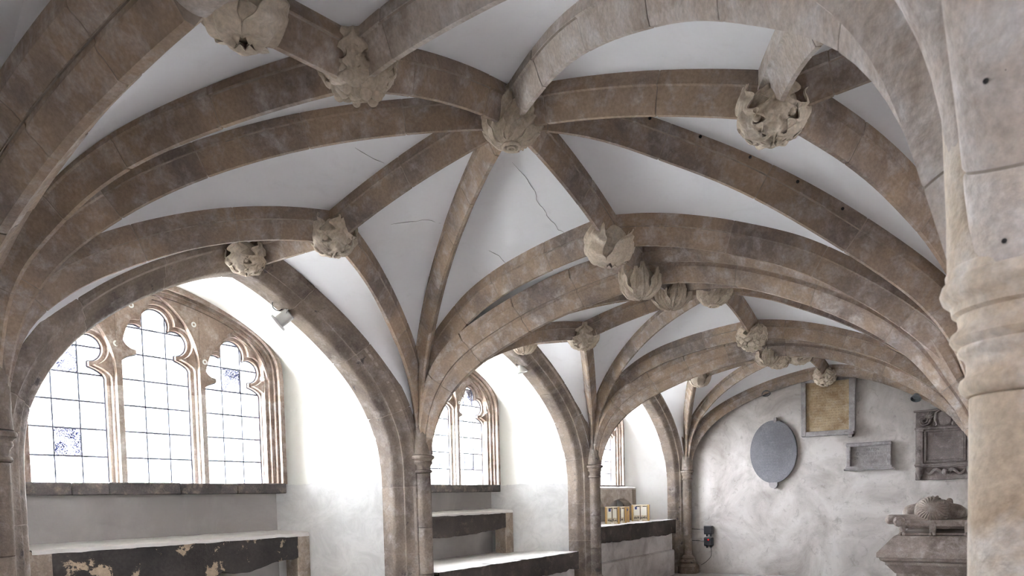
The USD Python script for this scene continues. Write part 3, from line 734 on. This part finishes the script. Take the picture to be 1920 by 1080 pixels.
# ------------------------------------------------------------------ carved bosses
def sph(th, ph):
    """unit vector; th from the bottom pole"""
    return np.stack([np.sin(th)*np.cos(ph), np.sin(th)*np.sin(ph), -np.cos(th)], -1)
def leaf(R, phi, half, th0=.12, th1=2.0, twist=0.0, lobes=3, lobe=.28, lift=.10, curl=.18, ridge=.06, vein=.03, thick=.05, ns=36, nw=17, point=.75):
    s_ = np.linspace(0, 1, ns)[:, None]; w = np.linspace(-1, 1, nw)[None, :]
    th = th0 + (th1-th0)*s_ + 0*w
    ph = phi + twist*s_**1.2 + 0*w
    W = half*R*(np.sin(np.pi*np.clip(.06+.90*s_, 0, 1))**point)*(1 + lobe*np.cos(2*np.pi*(lobes*s_-.15)))
    e = np.stack([-np.sin(ph), np.cos(ph), 0*ph], -1)
    p = sph(th, ph)*R + e*(w*W)[..., None]
    p /= np.linalg.norm(p, axis=-1, keepdims=True)
    r = R*(1 + lift*np.sin(np.pi*s_*.9) + ridge*np.exp(-(w/.16)**2) + vein*np.cos(14*np.pi*s_*.5+7*np.abs(w)) + .07*w**2 + curl*s_**6)
    top = p*r[..., None]; bot = p*(r-thick*R*(1+0*w))[..., None]*np.array([1, 1, 1])
    V = np.concatenate([top.reshape(-1, 3), bot.reshape(-1, 3)]); n = ns*nw
    idx = np.arange(n).reshape(ns, nw)
    a, b, c, d = idx[:-1, :-1].ravel(), idx[1:, :-1].ravel(), idx[1:, 1:].ravel(), idx[:-1, 1:].ravel()
    F = np.r_[np.stack([a, b, c], 1), np.stack([a, c, d], 1)]
    F = np.r_[F, F[:, ::-1]+n]
    loop = np.r_[idx[0, :], idx[1:, -1], idx[-1, -2::-1], idx[-2:0:-1, 0]]
    l2 = np.roll(loop, -1)
    F = np.r_[F, np.stack([loop, loop+n, l2+n], 1), np.stack([loop, l2+n, l2], 1)]
    m = trimesh.Trimesh(V, F, process=False)
    if m.volume < 0: m.invert()
    return m
def worley(d, n, seed):
    g = np.random.RandomState(seed).normal(size=(n, 3)); g /= np.linalg.norm(g, axis=1, keepdims=True)
    q = np.sort(np.arccos(np.clip(d@g.T, -1, 1)), 1)
    return q[:, 0], q[:, 1]
def core(R, seed, knob=0.0, cells=60, sub_=4, sq=1.0, hole=0.0):
    m = trimesh.creation.icosphere(sub_, 1.0); d = m.vertices.copy()
    r = 1 + .10*(meshkit.fbm(d*3+seed, 4, seed)-.5)
    if knob:
        a, b = worley(d, cells, seed)
        e = np.clip((b-a)/.22, 0, 1)
        r += knob*(e**.5-.6) - hole*(meshkit.noise(d*3.2+seed*3.1, seed) > .70)*np.clip(e*0+1, 0, 1)
    m.vertices = d*r[:, None]*R*np.array([1, 1, sq]); return m
def spiral(R, at, turns, r0, tr, nrm=(0, 0, -1)):
    t = np.linspace(0, 1, 60); ang = t*turns*2*np.pi; rad = r0*(1-.93*t)
    p = np.stack([rad*np.cos(ang), rad*np.sin(ang), -.35*r0*t], 1)
    return p+np.array(at)
def boss(pos, R, kind, label, seed, rot=0.0, wall=False):
    t = thing('carved_boss', label, 'carved boss', loc=pos)
    mt = M['boss']
    add = lambda nm, m: obj(nm, m, mt, t, smooth=True)
    r = random.Random(seed)
    if kind == 'swirl':
        add('core', core(R*.80, seed, sq=1.0))
        n = 9
        for i in range(n):
            add('leaf', leaf(R*.95, rot+2*np.pi*i/n, .42, .10, 1.95, 1.25, 3, .20, .08, .22, .10, .02))
        add('volute', tube(spiral(R, (0.0, 0, -R*.98), 2.2, R*.38, .02), [R*.07, R*.06, R*.03], 8))
    elif kind == 'knob':
        add('core', core(R*.93, seed, .12, 55, 5, hole=.16))
        for i in range(7):
            add('leaf', leaf(R*.88, rot+2*np.pi*i/7+r.uniform(-.15, .15), .40, .9, 2.25, r.uniform(-.3, .3), 3, .30, .10, .1, .05, .04))
        for i in range(16):
            b = trimesh.creation.icosphere(3, R*r.uniform(.10, .16)); th = r.uniform(.1, 1.4); ph = r.uniform(0, 6.3)
            b.apply_translation(sph(np.array(th), np.array(ph))*R*.92); add('berry', b)
    elif kind == 'wrap':
        add('core', core(R*.78, seed))
        for i in range(3):
            add('leaf', leaf(R*.92, rot+2*np.pi*i/3, .92, .15, 2.1, .9, 2, .12, .12, .25, .05, .05))
        for i in range(3):
            add('leaf', leaf(R*.82, rot+1+2*np.pi*i/3, .55, .4, 2.2, -.3, 4, .30, .08, .15, .06, .03))
    elif kind == 'fan':
        add('core', core(R*.74, seed))
        for i in range(12):
            add('leaf', leaf(R*.93, rot+2*np.pi*i/12, .27, .10, 1.9+.2*(i % 2), .12*(-1)**i, 3, .20, .08+.05*(i % 2), .25, .10, .02))
    elif kind == 'lobe':
        add('core', core(R*.80, seed))
        for i in range(5):
            add('leaf', leaf(R*.94, rot+2*np.pi*i/5, .58, .12, 2.15, .25, 4, .42, .12, .22, .09, .04))
        for i in range(5):
            b = trimesh.creation.icosphere(3, R*.13); b.apply_translation(sph(np.array(1.1), np.array(rot+2*np.pi*(i+.5)/5))*R*.98); add('berry', b)
    else:                                                  # 'smooth' : few broad plain leaves
        add('core', core(R*.78, seed))
        for i in range(4):
            add('leaf', leaf(R*.94, rot+2*np.pi*i/4, .74, .1, 2.0, .15, 2, .16, .10, .12, .05, .015))
    return t
boss((1.975, YC, 3.80), .185, 'swirl', 'carved boss with swirling leaves and volute at the crown of the near bay', 1, .4)
boss((.635, YC, 3.50), .19, 'knob', 'large knobbly fruit-and-leaf boss at upper left, nearest of the round bosses', 2, .2)
boss((2.0, -4.17, 3.35), .16, 'lobe', 'lobed leaf boss at upper right, between crown and near column', 3, .9)
boss((3.345, YC, 3.395), .185, 'wrap', 'boss of two wrapping leaves right of centre, above the transverse arch', 4, 2.2)
boss((3.93, YC, 3.25), .165, 'fan', 'fan-leaved boss at the apex of the nearest full transverse arch', 5, .1)
boss((2.0, -.92, 3.45), .165, 'lobe', 'leaf boss with a pointed central leaf above the big near window', 6, 4.2)
boss((1.86, -.05, 3.42), .145, 'lobe', 'small leaf boss on the arch apex of the big near window', 7, 4.7)
boss((-.04, YC-.06, 3.37), .16, 'wrap', 'boss of broad wrapping leaves at upper left, cut by the top edge', 8, .8)
boss((4.64, YC, 3.31), .17, 'fan', 'shaggy leaf boss just beyond the fan-leaved boss', 9, .5)
boss((5.9, YC, 3.62), .18, 'swirl', 'half-hidden leaf boss at the crown of the middle bay', 10)
boss((7.34, YC, 3.36), .19, 'knob', 'pierced knobbly boss at the far end of the middle bay', 11)
boss((8.08, YC, 3.26), .165, 'fan', 'leaf boss at the apex of the second transverse arch', 12)
boss((8.68, YC, 3.29), .15, 'lobe', 'small boss peeping out beyond the second transverse arch', 13)
boss((6.0, -.93, 3.38), .18, 'lobe', 'leaf boss in front of the middle window, with three ribs', 14, 1)
boss((6.03, -.05, 3.43), .16, 'fan', 'striped leaf boss on the arch apex of the middle window', 15)
boss((6.0, -4.13, 3.22), .17, 'knob', 'ragged boss peeping below the transverse arch near the right-hand column', 16)
boss((10.0, -1.0, 3.37), .17, 'smooth', 'small boss above the far window', 17)
boss((10.05, -.05, 3.43), .15, 'fan', 'leaf boss on the arch apex of the far window, mostly hidden', 18)
boss((11.98, YC, 3.47), .20, 'knob', 'round knobbly boss against the far wall above the brown tablet', 19)
boss((10.0, -4.15, 3.33), .16, 'lobe', 'boss at the arcade side of the far bay, hidden by ribs', 20)
boss((9.98, YC, 3.55), .18, 'wrap', 'boss at the crown of the far bay, hidden by ribs', 21)

# ------------------------------------------------------------------ spotlights
def lamp(at, axis, mount, label, mat, size=1.0, ball=False, loop=None):
    at, axis, mount = np.array(at, float), np.array(axis, float), np.array(mount, float)
    axis /= np.linalg.norm(axis)
    t = thing('spotlight', label, 'spotlight')
    T = trimesh.geometry.align_vectors((0, 0, 1), axis)
    def put(m):
        m.apply_transform(T); m.apply_translation(at); return m
    k = size
    if ball:
        prof = [(0, -.085*k), (.03*k, -.082*k), (.035*k, -.06*k), (.045*k, -.05*k), (.05*k, -.01*k), (.058*k, .02*k), (.078*k, .05*k), (.08*k, .062*k), (.07*k, .066*k), (.05*k, .03*k), (0, .03*k)]
    else:
        prof = [(0, -.075*k), (.05*k, -.075*k), (.056*k, -.068*k), (.056*k, .055*k), (.083*k, .057*k), (.086*k, .068*k), (.083*k, .075*k), (.055*k, .072*k), (.05*k, .04*k), (0, .04*k)]
    obj('lamp_body', put(lathe(prof, 32)), M[mat], t)
    b0 = at - axis*.05*k
    s1 = np.cross(axis, cam_u*0+np.array([0, 0, 1.])); s1 /= np.linalg.norm(s1)
    for sg in (-1, 1):
        p0 = b0 + s1*sg*.062*k
        obj('yoke_arm', tube([p0, (p0+mount)/2 + s1*sg*.03*k, mount+s1*sg*.02*k], .007*k, 8), M[mat], t)
    pl = trimesh.creation.cylinder(.035*k, .012, sections=20); pl.apply_translation(mount); obj('mounting_plate', pl, M[mat], t)
    if loop is not None:
        obj('cable', tube([np.array(q) for q in loop], .0042, 8), M['cable'], t)
    return t
def near(at, r, u_):                                       # offsets along the wall's own axes
    return np.array(at)+r*np.array([.8, -.2, 0])+np.array([0, 0, u_])
A1 = np.array([2.50, .30, 3.105])
lamp(A1, (-.42, .60, -.55), near(A1, .10, .115), 'white cylindrical spotlight with looped cable under the arch of the near recess', 'white_metal', 1.0, False,
     [near(A1, .03, .07), near(A1, .0, .085), near(A1, -.06, .06), near(A1, -.12, .085), near(A1, -.125, .13), near(A1, -.05, .175)])
A2 = np.array([6.50, .30, 3.20])
lamp(A2, (.15, -.15, -1), near(A2, .06, .15), 'bell-shaped pale spotlight with looped cable under the arch of the middle recess', 'white_metal', .95, True,
     [near(A2, .04, .07), near(A2, .02, .10), near(A2, -.06, .04), near(A2, -.12, .03), near(A2, -.10, .11), near(A2, .0, .17)])
lamp((12.0, -1.56, 3.30), (-.5, -.2, -.8), (12.14, -1.56, 3.38), 'small dark spotlight on the far wall, left of the brown tablet', 'grey_metal', 1.0, True)
lamp((11.98, -4.02, 2.97), (-.6, .1, -.8), (12.14, -4.02, 3.05), 'small grey ball-shaped spotlight on the far wall above the carved monument', 'grey_metal', 1.05, True)

# ------------------------------------------------------------------ tablets on the far wall (wall plane x = 12.15, facing -x)
XF = 12.15
def wbox(y0, y1, z0, z1, d0, d1, bev=0.0):
    """box standing d0..d1 proud of the far wall"""
    return box(XF-d1, XF-d0, min(y0, y1), max(y0, y1), z0, z1, bev)
def wpoly(poly, d0, d1):
    """polygon in (s,z), s = distance towards the right = -y"""
    m = trimesh.creation.extrude_polygon(poly, d1-d0, engine='earcut'); v = m.vertices.copy()
    m.vertices = np.stack([XF-d0-v[:, 2], -v[:, 0], v[:, 1]], 1)
    if m.volume < 0: m.invert()
    return m
def words(text, y, z, h, d):
    m = meshkit.text_mesh(text, h, .0015, True); v = m.vertices.copy()
    m.vertices = np.stack([XF-d-v[:, 2], y-v[:, 0], z+v[:, 1]], 1)
    return m
def inscription(y0, y1, z0, z1, rows, d, seed, cap=.55, fill=.9, center=True, first=None):
    """worn lettering: small strokes cut on the panel, in rows of word-like groups"""
    r = random.Random(seed); out = []
    W = abs(y1-y0); rh = (z1-z0)/rows; h = rh*cap
    for i in range(rows):
        zb = z1-(i+1)*rh+(rh-h)/2
        w = W*fill*(r.uniform(.8, 1.0) if center else r.uniform(.55, 1))
        x = (W-w)/2 if center else W*.04
        end = x+w
        while x < end:
            for _ in range(r.randint(2, 7)):
                gw = h*r.uniform(.45, .8)
                if x+gw > end: break
                t = h*.14
                st = [(x, x+t, 0, h)] if r.random() < .8 else []
                if r.random() < .6: st.append((x+gw-t, x+gw, 0, h*r.choice([.6, 1])))
                for zz in (0, .45, .88):
                    if r.random() < .4: st.append((x, x+gw, h*zz, h*zz+t*.8))
                for a, b, c, e in st: out.append(wbox(y1+a if y1 < y0 and False else max(y0, y1)-a, max(y0, y1)-b, zb+c, zb+e, d, d+.0015))
                x += gw+h*.22
            x += h*.5
    return out
t = thing('oval_tablet', 'plain grey slate oval memorial tablet on the far wall', 'memorial tablet')
ov = affinity.translate(affinity.scale(Point(0, 0).buffer(1, 48), .425, .585), 1.665, 2.175)
obj('slab', [wpoly(ov, .0, .055), wpoly(ov.buffer(-.008), .055, .062)], M['slate'], t)
obj('inscription', inscription(-1.42, -1.92, 1.80, 2.52, 13, .062, 5, .4, .8), M['slateink'], t, kind='stuff')
obj('top_clip', [wbox(-1.68, -1.73, 2.735, 2.81, .0, .085, .004), wbox(-1.685, -1.725, 2.72, 2.75, .06, .075)], M['greystone'], t)
obj('bottom_bracket', wpoly(Polygon([(1.585, 1.60), (1.745, 1.60), (1.745, 1.55), (1.72, 1.50), (1.68, 1.485), (1.63, 1.50), (1.60, 1.53)]), 0, .09), M['greystone'], t)
t = thing('text_tablet', 'brown stained inscribed tablet in a pale stone frame high on the far wall', 'memorial tablet')
obj('panel', wbox(-2.24, -3.00, 2.50, 3.38, 0, .045), M['buff'], t)
for a in ((-2.17, -2.25, 2.42, 3.44), (-2.97, -3.07, 2.44, 3.44)):
    obj('frame_side', wbox(*a, 0, .095, .008), M['greystone'], t)
obj('frame_bottom', wbox(-2.17, -2.98, 2.41, 2.50, 0, .085, .008), M['greystone'], t)
obj('frame_top', wbox(-2.17, -3.07, 3.38, 3.46, 0, .095, .008), M['greystone'], t)
obj('broken_corner', [wbox(-2.90, -3.06, 2.40, 2.47, 0, .12, .012), wbox(-2.95, -3.03, 2.36, 2.41, 0, .10, .01)], M['greystone'], t)
obj('inscription', inscription(-2.29, -2.95, 2.56, 3.34, 17, .045, 11, .5, .95), M['ink'], t, kind='stuff')
t = thing('framed_inscription', 'small oblong grey inscription in a moulded stone frame on the far wall', 'memorial tablet')
obj('panel', wbox(-2.96, -3.60, 1.83, 2.20, 0, .03), M['greystone'], t)
for a in ((-2.93, -3.00, 1.80, 2.24), (-3.57, -3.64, 1.80, 2.24)): obj('frame_side', wbox(*a, 0, .10, .012), M['greystone'], t)
obj('frame_top', wbox(-2.92, -3.65, 2.185, 2.25, 0, .11, .014), M['greystone'], t)
obj('frame_bottom', [wbox(-2.92, -3.66, 1.79, 1.84, 0, .12, .012), wbox(-2.89, -3.69, 1.765, 1.80, 0, .14, .012)], M['greystone'], t)
obj('inscription', [words('ORATION', -3.20, 2.105, .038, .03), words('C.', -3.07, 2.03, .05, .03), words('IN', -3.05, 1.962, .04, .03)] + inscription(-3.02, -3.17, 2.10, 2.155, 1, .03, 21, .6, .95) +
    inscription(-3.17, -3.52, 2.02, 2.08, 1, .03, 23, .6, .95) + inscription(-3.18, -3.52, 1.955, 2.015, 1, .03, 24, .6, .95) + inscription(-3.12, -3.45, 1.885, 1.94, 1, .03, 25, .5, .8), M['greyink'], t, kind='stuff')
# carved monument
t = thing('carved_monument', 'carved stone wall monument with scrolled top beside the near column', 'monument')
Y0, Y1 = -4.0, -4.86; YM = (Y0+Y1)/2
obj('backing_slab', wbox(Y0, Y1, 1.56, 2.72, 0, .05, .006), M['monument'], t)
obj('inscription_panel', wbox(-4.17, -4.69, 1.90, 2.36, .05, .065, .003), M['monument'], t)
obj('inscription', inscription(-4.21, -4.65, 1.94, 2.32, 9, .065, 31, .5, .9), M['greyink'], t, kind='stuff')
for y in (-4.065, -4.795):
    obj('pilaster', [wbox(y+.05, y-.05, 1.84, 2.40, .05, .11, .006), wbox(y+.065, y-.065, 2.37, 2.42, .05, .13, .008), wbox(y+.065, y-.065, 1.80, 1.85, .05, .13, .008)] +
        [wbox(y+.02, y-.02, 1.88+.07*i, 1.925+.07*i, .11, .122, .005) for i in range(7)], M['monument'], t)
    cn = lathe([(0, 1.56), (.02, 1.57), (.03, 1.62), (.055, 1.70), (.06, 1.78), (0, 1.80)], 20); cn.apply_translation((XF-.08, y, 0)); obj('corbel', cn, M['monument'], t)
obj('inner_frame', [wbox(-4.13, -4.73, 2.36, 2.40, .05, .10, .006), wbox(-4.13, -4.73, 1.855, 1.89, .05, .10, .006), wbox(-4.13, -4.165, 1.87, 2.38, .05, .10, .006), wbox(-4.695, -4.73, 1.87, 2.38, .05, .10, .006)], M['monument'], t)
obj('sill_moulding', [wbox(Y0+.01, Y1-.01, 1.795, 1.83, 0, .14, .008), wbox(Y0, Y1, 1.775, 1.80, 0, .12, .006)], M['monument'], t)
obj('cornice', [wbox(Y0+.01, Y1-.01, 2.40, 2.44, 0, .13, .008)], M['monument'], t)
for sg in (-1, 1):
    tt = np.linspace(0, 1, 70); an = tt*2.3*2*np.pi; rad = .105*(1-.85*tt)
    yc = YM + sg*.30
    sp_ = np.stack([np.full(70, XF-.085)-.02*tt, yc + sg*rad*np.cos(an+.6), 2.555+rad*np.sin(an+.6)], 1)
    obj('scroll', tube(sp_[::2], [.026, .022, .012], 8), M['monument'], t)
    for j in range(6):
        a_ = .35+.42*j
        obj('leaf', tube([(XF-.07, yc-sg*.02, 2.565), (XF-.10, yc-sg*(.06+.05*math.cos(a_)), 2.585+.06*math.sin(a_)), (XF-.085, yc-sg*(.07+.10*math.cos(a_)), 2.585+.11*math.sin(a_))], [.012, .028, .008], 8), M['monument'], t, smooth=True)
sh = Polygon([(-.10, .12), (.10, .12), (.105, .0), (.07, -.10), (0, -.15), (-.07, -.10), (-.105, 0)]).buffer(.015)
obj('cartouche', [wpoly(affinity.translate(sh, -YM, 2.57), .05, .10), wpoly(affinity.translate(affinity.scale(sh, .75, .78), -YM, 2.57), .10, .125)], M['monument'], t)
for sg in (-1, 1):
    obj('cartouche_strap', tube([(XF-.09, YM+sg*.06, 2.70), (XF-.12, YM+sg*.13, 2.66), (XF-.11, YM+sg*.14, 2.56), (XF-.12, YM+sg*.11, 2.48), (XF-.09, YM+sg*.15, 2.45)], .018, 8), M['monument'], t)
hd = trimesh.creation.icosphere(3, .05); hd.apply_scale((.9, .85, 1.1)); hd.apply_translation((XF-.09, YM, 1.69)); obj('cherub_head', hd, M['monument'], t, smooth=True)
for sg in (-1, 1):
    obj('wing', tube([(XF-.07, YM+sg*.04, 1.68), (XF-.08, YM+sg*.12, 1.73), (XF-.07, YM+sg*.22, 1.66), (XF-.06, YM+sg*.28, 1.72)], [.03, .035, .025, .012], 8), M['monument'], t)
obj('top_ledge', wbox(Y0+.03, Y1-.03, 2.70, 2.735, 0, .10, .008), M['monument'], t)

# ------------------------------------------------------------------ black control boxes in the far corner
for i, (z, lab) in enumerate(((.70, 'upper of two small black boxes on the far corner wall'), (.47, 'lower small black box with a red light on the far corner wall'))):
    t = thing('control_box', lab, 'electrical box')
    XB = 12.15
    obj('case', [box(XB-.10, XB, -.50, -.33, z-.085, z+.085, .012), box(XB-.115, XB-.10, -.485, -.345, z-.07, z+.07, .005)], M['black'], t)
    for y in (-.46, -.38):
        gl = trimesh.creation.cylinder(.016, .05, sections=14); gl.apply_translation((XB-.05, y, z-.10)); obj('cable_gland', gl, M['black'], t)
    obj('side_gland', tube([(XB-.05, -.33, z+.01), (XB-.05, -.24, z+.015)], .014, 10), M['greystone'], t)
    obj('conduit', tube([(XB-.05, -.24, z+.015), (XB-.05, -.05, z+.02)], .006, 8), M['cable'], t)
    if i:
        ld = trimesh.creation.cylinder(.014, .008, sections=12); ld.apply_transform(trimesh.transformations.rotation_matrix(math.pi/2, (0, 1, 0))); ld.apply_translation((XB-.117, -.43, z+.04)); obj('red_light', ld, M['led'], t, label='glowing red light')
        obj('cable', tube([(XB-.05, -.46, z-.12), (XB-.06, -.47, z-.25), (XB-.04, -.36, z-.40), (XB-.03, -.25, z-.47)], .005, 8), M['cable'], t)

# ------------------------------------------------------------------ printed boxes on the far bench
def carton(at, w, h, dpt, yaw, label, seed):
    t = thing('printed_box', label, 'box', loc=at)
    def put(x0, x1, y0, y1, z0, z1, bev=0.0):
        return rot_z(box(x0, x1, y0, y1, z0, z1, bev), yaw)
    r = random.Random(seed)
    obj('carton', put(-w/2, w/2, 0, dpt, 0, h, .003), M['card_cream'], t)
    for q in ((-w/2-.003, -w/2), (w/2, w/2+.003)): obj('side_panel', put(*q, .004, dpt-.004, .004, h-.004), M['card_brown'], t)
    for q in ((-w/2+.002, -w/2+.03), (w/2-.035, w/2-.004)): obj('printed_edge', put(*q, -.0025, 0, .004, h-.004), M['card_ochre'], t)
    n = 2 if w > .2 else 1
    pw = (w-.075)/n
    wh, dk, bl = [], [], []
    for i in range(n):
        x0 = -w/2+.035+i*pw
        wh.append(put(x0+.012, x0+pw-.012, -.003, 0, h*.36, h*.86))
        dk.append(put(x0+pw-.008, x0+pw+.002, -.0035, 0, h*.10, h*.95))
        x = x0+.01
        while x < x0+pw-.02:
            ww = r.uniform(.006, .018); dk.append(put(x, x+ww, -.0035, 0, h*r.uniform(.14, .18), h*r.uniform(.22, .30))); x += ww+r.uniform(.003, .01)
        dk.append(put(x0+pw*.35, x0+pw*.9, -.0035, 0, h*.88, h*.92))
    bl.append(put(-w/2+.06, -w/2+.10, -.004, 0, h*.72, h*.88))
    obj('white_panel', wh, M['card_white'], t, kind='stuff' if n > 1 else None); obj('dark_print', dk, M['card_dark'], t, kind='stuff'); obj('blue_emblem', bl, M['card_blue'], t)
    obj('price_ticket', put(-.02, .03, -.05, -.047, .0, .028), M['card_white'], t)
ZB = .932
ya = lambda x, y: math.atan2(CAM[1]-y, CAM[0]-x) + math.pi/2
for (x, y, w, h, dy, lab, sd) in ((9.38, .36, .25, .30, .10, 'leftmost printed box with a dark bird motif on the far bench', 1), (9.80, .40, .21, .29, .12, 'narrow printed box second from left on the far bench', 2),
                                  (10.10, .44, .12, .285, .12, 'slim pale printed box in the middle of the row on the far bench', 3), (10.66, .40, .33, .31, .12, 'rightmost and widest printed box with a blue emblem on the far bench', 4)):
    carton((x, y, ZB), w, h, dy, ya(x, y)-.05, lab, sd)

# ------------------------------------------------------------------ tomb chest and effigy
TX0, TX1, TY0, TY1 = 5.98, 8.30, -5.09, -4.16
def ringloft(rings, mat, parent, name, jitter=0.0):
    V, F = [], []
    n = 4
    P_ = []
    for ins, z in rings:
        P_.append(np.array([[TX0+ins, TY0+ins, z], [TX1-ins, TY0+ins, z], [TX1-ins, TY1-ins, z], [TX0+ins, TY1-ins, z]]))
    V = np.concatenate(P_)
    for i in range(len(rings)-1):
        for j in range(4):
            a, b = i*4+j, i*4+(j+1) % 4
            F += [[a, b, b+4], [a, b+4, a+4]]
    e = (len(rings)-1)*4
    F += [[0, 2, 1], [0, 3, 2], [e, e+1, e+2], [e, e+2, e+3]]
    m = trimesh.Trimesh(V, F, process=False)
    if m.volume < 0: m.invert()
    return obj(name, m, mat, parent, smooth=False)
t = thing('tomb_chest', 'weathered stone tomb chest with moulded slab, half hidden by the near column', 'tomb')
ringloft([(.15, FLOOR), (.15, -.06), (.18, -.02), (.18, .50), (.16, .53), (.16, .58)], M['tomb'], t, 'chest')
ringloft([(.15, .575), (.13, .60), (.085, .655), (.07, .665), (.07, .69), (.03, .71), (.02, .735), (0, .74), (0, .785), (.012, .80), (.14, .945), (.15, .95)], M['tomb'], t, 'moulded_slab')
for x in (TX0+.17, TX1-.17):
    for y in (TY0+.17, TY1-.17):
        obj('corner_shaft', [lathe([(0, .0), (.05, .0), (.04, .03), (.032, .06), (.032, .45), (.045, .49), (.055, .52), (0, .52)], 20).apply_translation((x, y, 0))], M['tomb'], t)
for i in range(3):
    x0 = TX0+.32+i*.62
    fr_ = sbox(0, 0, .52, .40).difference(sbox(.05, .05, .47, .35))
    obj('side_panel', extrude(fr_, .03).apply_translation((x0, TY1-.19, .05)), M['tomb'], t)
fr_ = sbox(0, 0, .52, .40).difference(sbox(.05, .05, .47, .35))
m = extrude(fr_, .03); rot_z(m, math.pi/2); m.apply_translation((TX0+.195, (TY0+TY1)/2-.26, .05)); obj('end_panel', m, M['tomb'], t)
# bier: mat on paw feet
t = thing('carved_bier', 'carved stone bier with paw feet under the effigy on the tomb', 'bier')
BY0, BY1, BX0, BX1 = -4.95, -4.35, 6.16, 8.12
obj('board', box(BX0, BX1, BY0, BY1, .95, .975, .008), M['tomb'], t)
mm = box(BX0, BX1, BY0, BY1, 1.015, 1.10, .03); mm = trimesh.Trimesh(*trimesh.remesh.subdivide_to_size(mm.vertices, mm.faces, .05))
mm.vertices += (meshkit.fbm(mm.vertices*7, 3, 3)-.5)[:, None]*.02; obj('mattress', mm, M['tomb'], t, smooth=40)
for x in (BX0+.02, BX0+.9, BX1-.05):
    for y in (BY1-.02, (BY0+BY1)/2+.02, BY0+.03):
        obj('paw_foot', hulls([((x, y, 1.06), .035, (x-.01, y, 1.0), .028), ((x-.01, y, 1.0), .028, (x-.02, y, .975), .026), ((x-.02, y, .968), .02, (x-.06, y+.015, .966), .016), ((x-.02, y, .968), .02, (x-.06, y-.015, .966), .016)], .012, 4), M['tomb'], t, smooth=True)
for y, sg in ((BY1, 1), (BY0, -1)):
    kn = core(.05, 5, .2, 25, 3); kn.apply_translation((BX0+.0, y+sg*.01, 1.09)); obj('tassel', kn, M['tomb'], t, smooth=True)
pl = trimesh.creation.capsule(.36, .05); pl.apply_transform(trimesh.transformations.rotation_matrix(math.pi/2, (1, 0, 0))); pl.apply_scale((1.9, 1, 1)); pl.apply_translation((6.30, -4.43, 1.105)); obj('pillow', pl, M['tomb'], t, smooth=True)
# effigy, head towards the viewer, on its back with the hands joined
EY = -4.61
t = thing('stone_effigy', 'recumbent stone effigy with ribbed hair lying on the tomb', 'effigy')
H = np.array([6.33, EY, 1.185])
ch = [(H, .118, H+[.06, 0, .0], .105), (H+[.06, 0, 0], .09, H+[.20, 0, -.02], .065), (H+[.20, 0, -.02], .065, (6.62, EY, 1.16), .10),
      ((6.62, EY+.09, 1.17), .115, (6.62, EY-.09, 1.17), .115), ((6.62, EY+.06, 1.18), .12, (6.95, EY+.04, 1.17), .115), ((6.62, EY-.06, 1.18), .12, (6.95, EY-.04, 1.17), .115),
      ((6.95, EY+.06, 1.16), .115, (7.15, EY+.07, 1.15), .12), ((6.95, EY-.06, 1.16), .115, (7.15, EY-.07, 1.15), .12), ((7.15, EY+.07, 1.15), .12, (7.15, EY-.07, 1.15), .12)]
for sg in (-1, 1):
    S, El, W_ = np.array([6.60, EY+sg*.20, 1.165]), np.array([6.93, EY+sg*.235, 1.15]), np.array([6.90, EY+sg*.04, 1.25])
    ch += [(S, .082, (6.62, EY+sg*.10, 1.17), .10), (S, .078, El, .06), (El, .06, W_, .038)]
    Hp, Kn, An = np.array([7.15, EY+sg*.08, 1.15]), np.array([7.58, EY+sg*.085, 1.16]), np.array([7.98, EY+sg*.075, 1.14])
    ch += [(Hp, .105, Kn, .078), (Kn, .075, An, .05), (An, .045, An+[.04, 0, .12], .035)]
    # hand: palm, four fingers, thumb
    dirh = np.array([-.93, 0, .36]); pa = W_ + [-.06, -sg*.018, .022]
    ch.append((W_, .03, pa, .03))
    for i, (ln, o) in enumerate(((.075, -.03), (.088, -.01), (.083, .01), (.066, .03))):
        b_ = pa+[-.012, -sg*.006, o]; ch.append((b_, .0105, b_+dirh*ln, .0085))
    ch.append((pa+[.03, 0, .03], .011, pa+[-.03, 0, .055], .009))
# nose, brow, chin, ears
ch += [(H+[.03, 0, .115], .014, H+[.075, 0, .105], .018), (H+[.0, .04, .108], .014, H+[.0, -.04, .108], .014), (H+[.125, 0, .07], .025, H+[.125, 0, .05], .03), (H+[.095, .02, .1], .009, H+[.095, -.02, .1], .009)]
for sg in (-1, 1): ch.append((H+[.03, sg*.112, -.02], .018, H+[.07, sg*.108, -.02], .014))
obj('body', hulls(ch, .016, 5), M['tomb'], t, smooth=True)
hm = trimesh.creation.icosphere(5, 1.0); d = hm.vertices.copy()
ax = np.array([-.75, 0, .25]); ax /= np.linalg.norm(ax)                # crown of the head
e1 = np.array([0, 1.0, 0]); e2 = np.cross(ax, e1)
az = np.arctan2(d@e2, d@e1); pol = np.arccos(np.clip(d@ax, -1, 1))
rr = .145*(1 + .045*np.cos(26*(az+.35*np.sin(pol*2)))*np.clip(np.sin(pol)*1.4, 0, 1) + .03*meshkit.fbm(d*6, 3, 4))
keep = d@ax > -.25
hm.vertices = d*rr[:, None]
hm.update_faces(keep[hm.faces].all(1)); hm.remove_unreferenced_vertices()
hm.apply_translation(H+[.0, 0, -.005]); obj('hair', hm, M['tomb'], t, smooth=True)
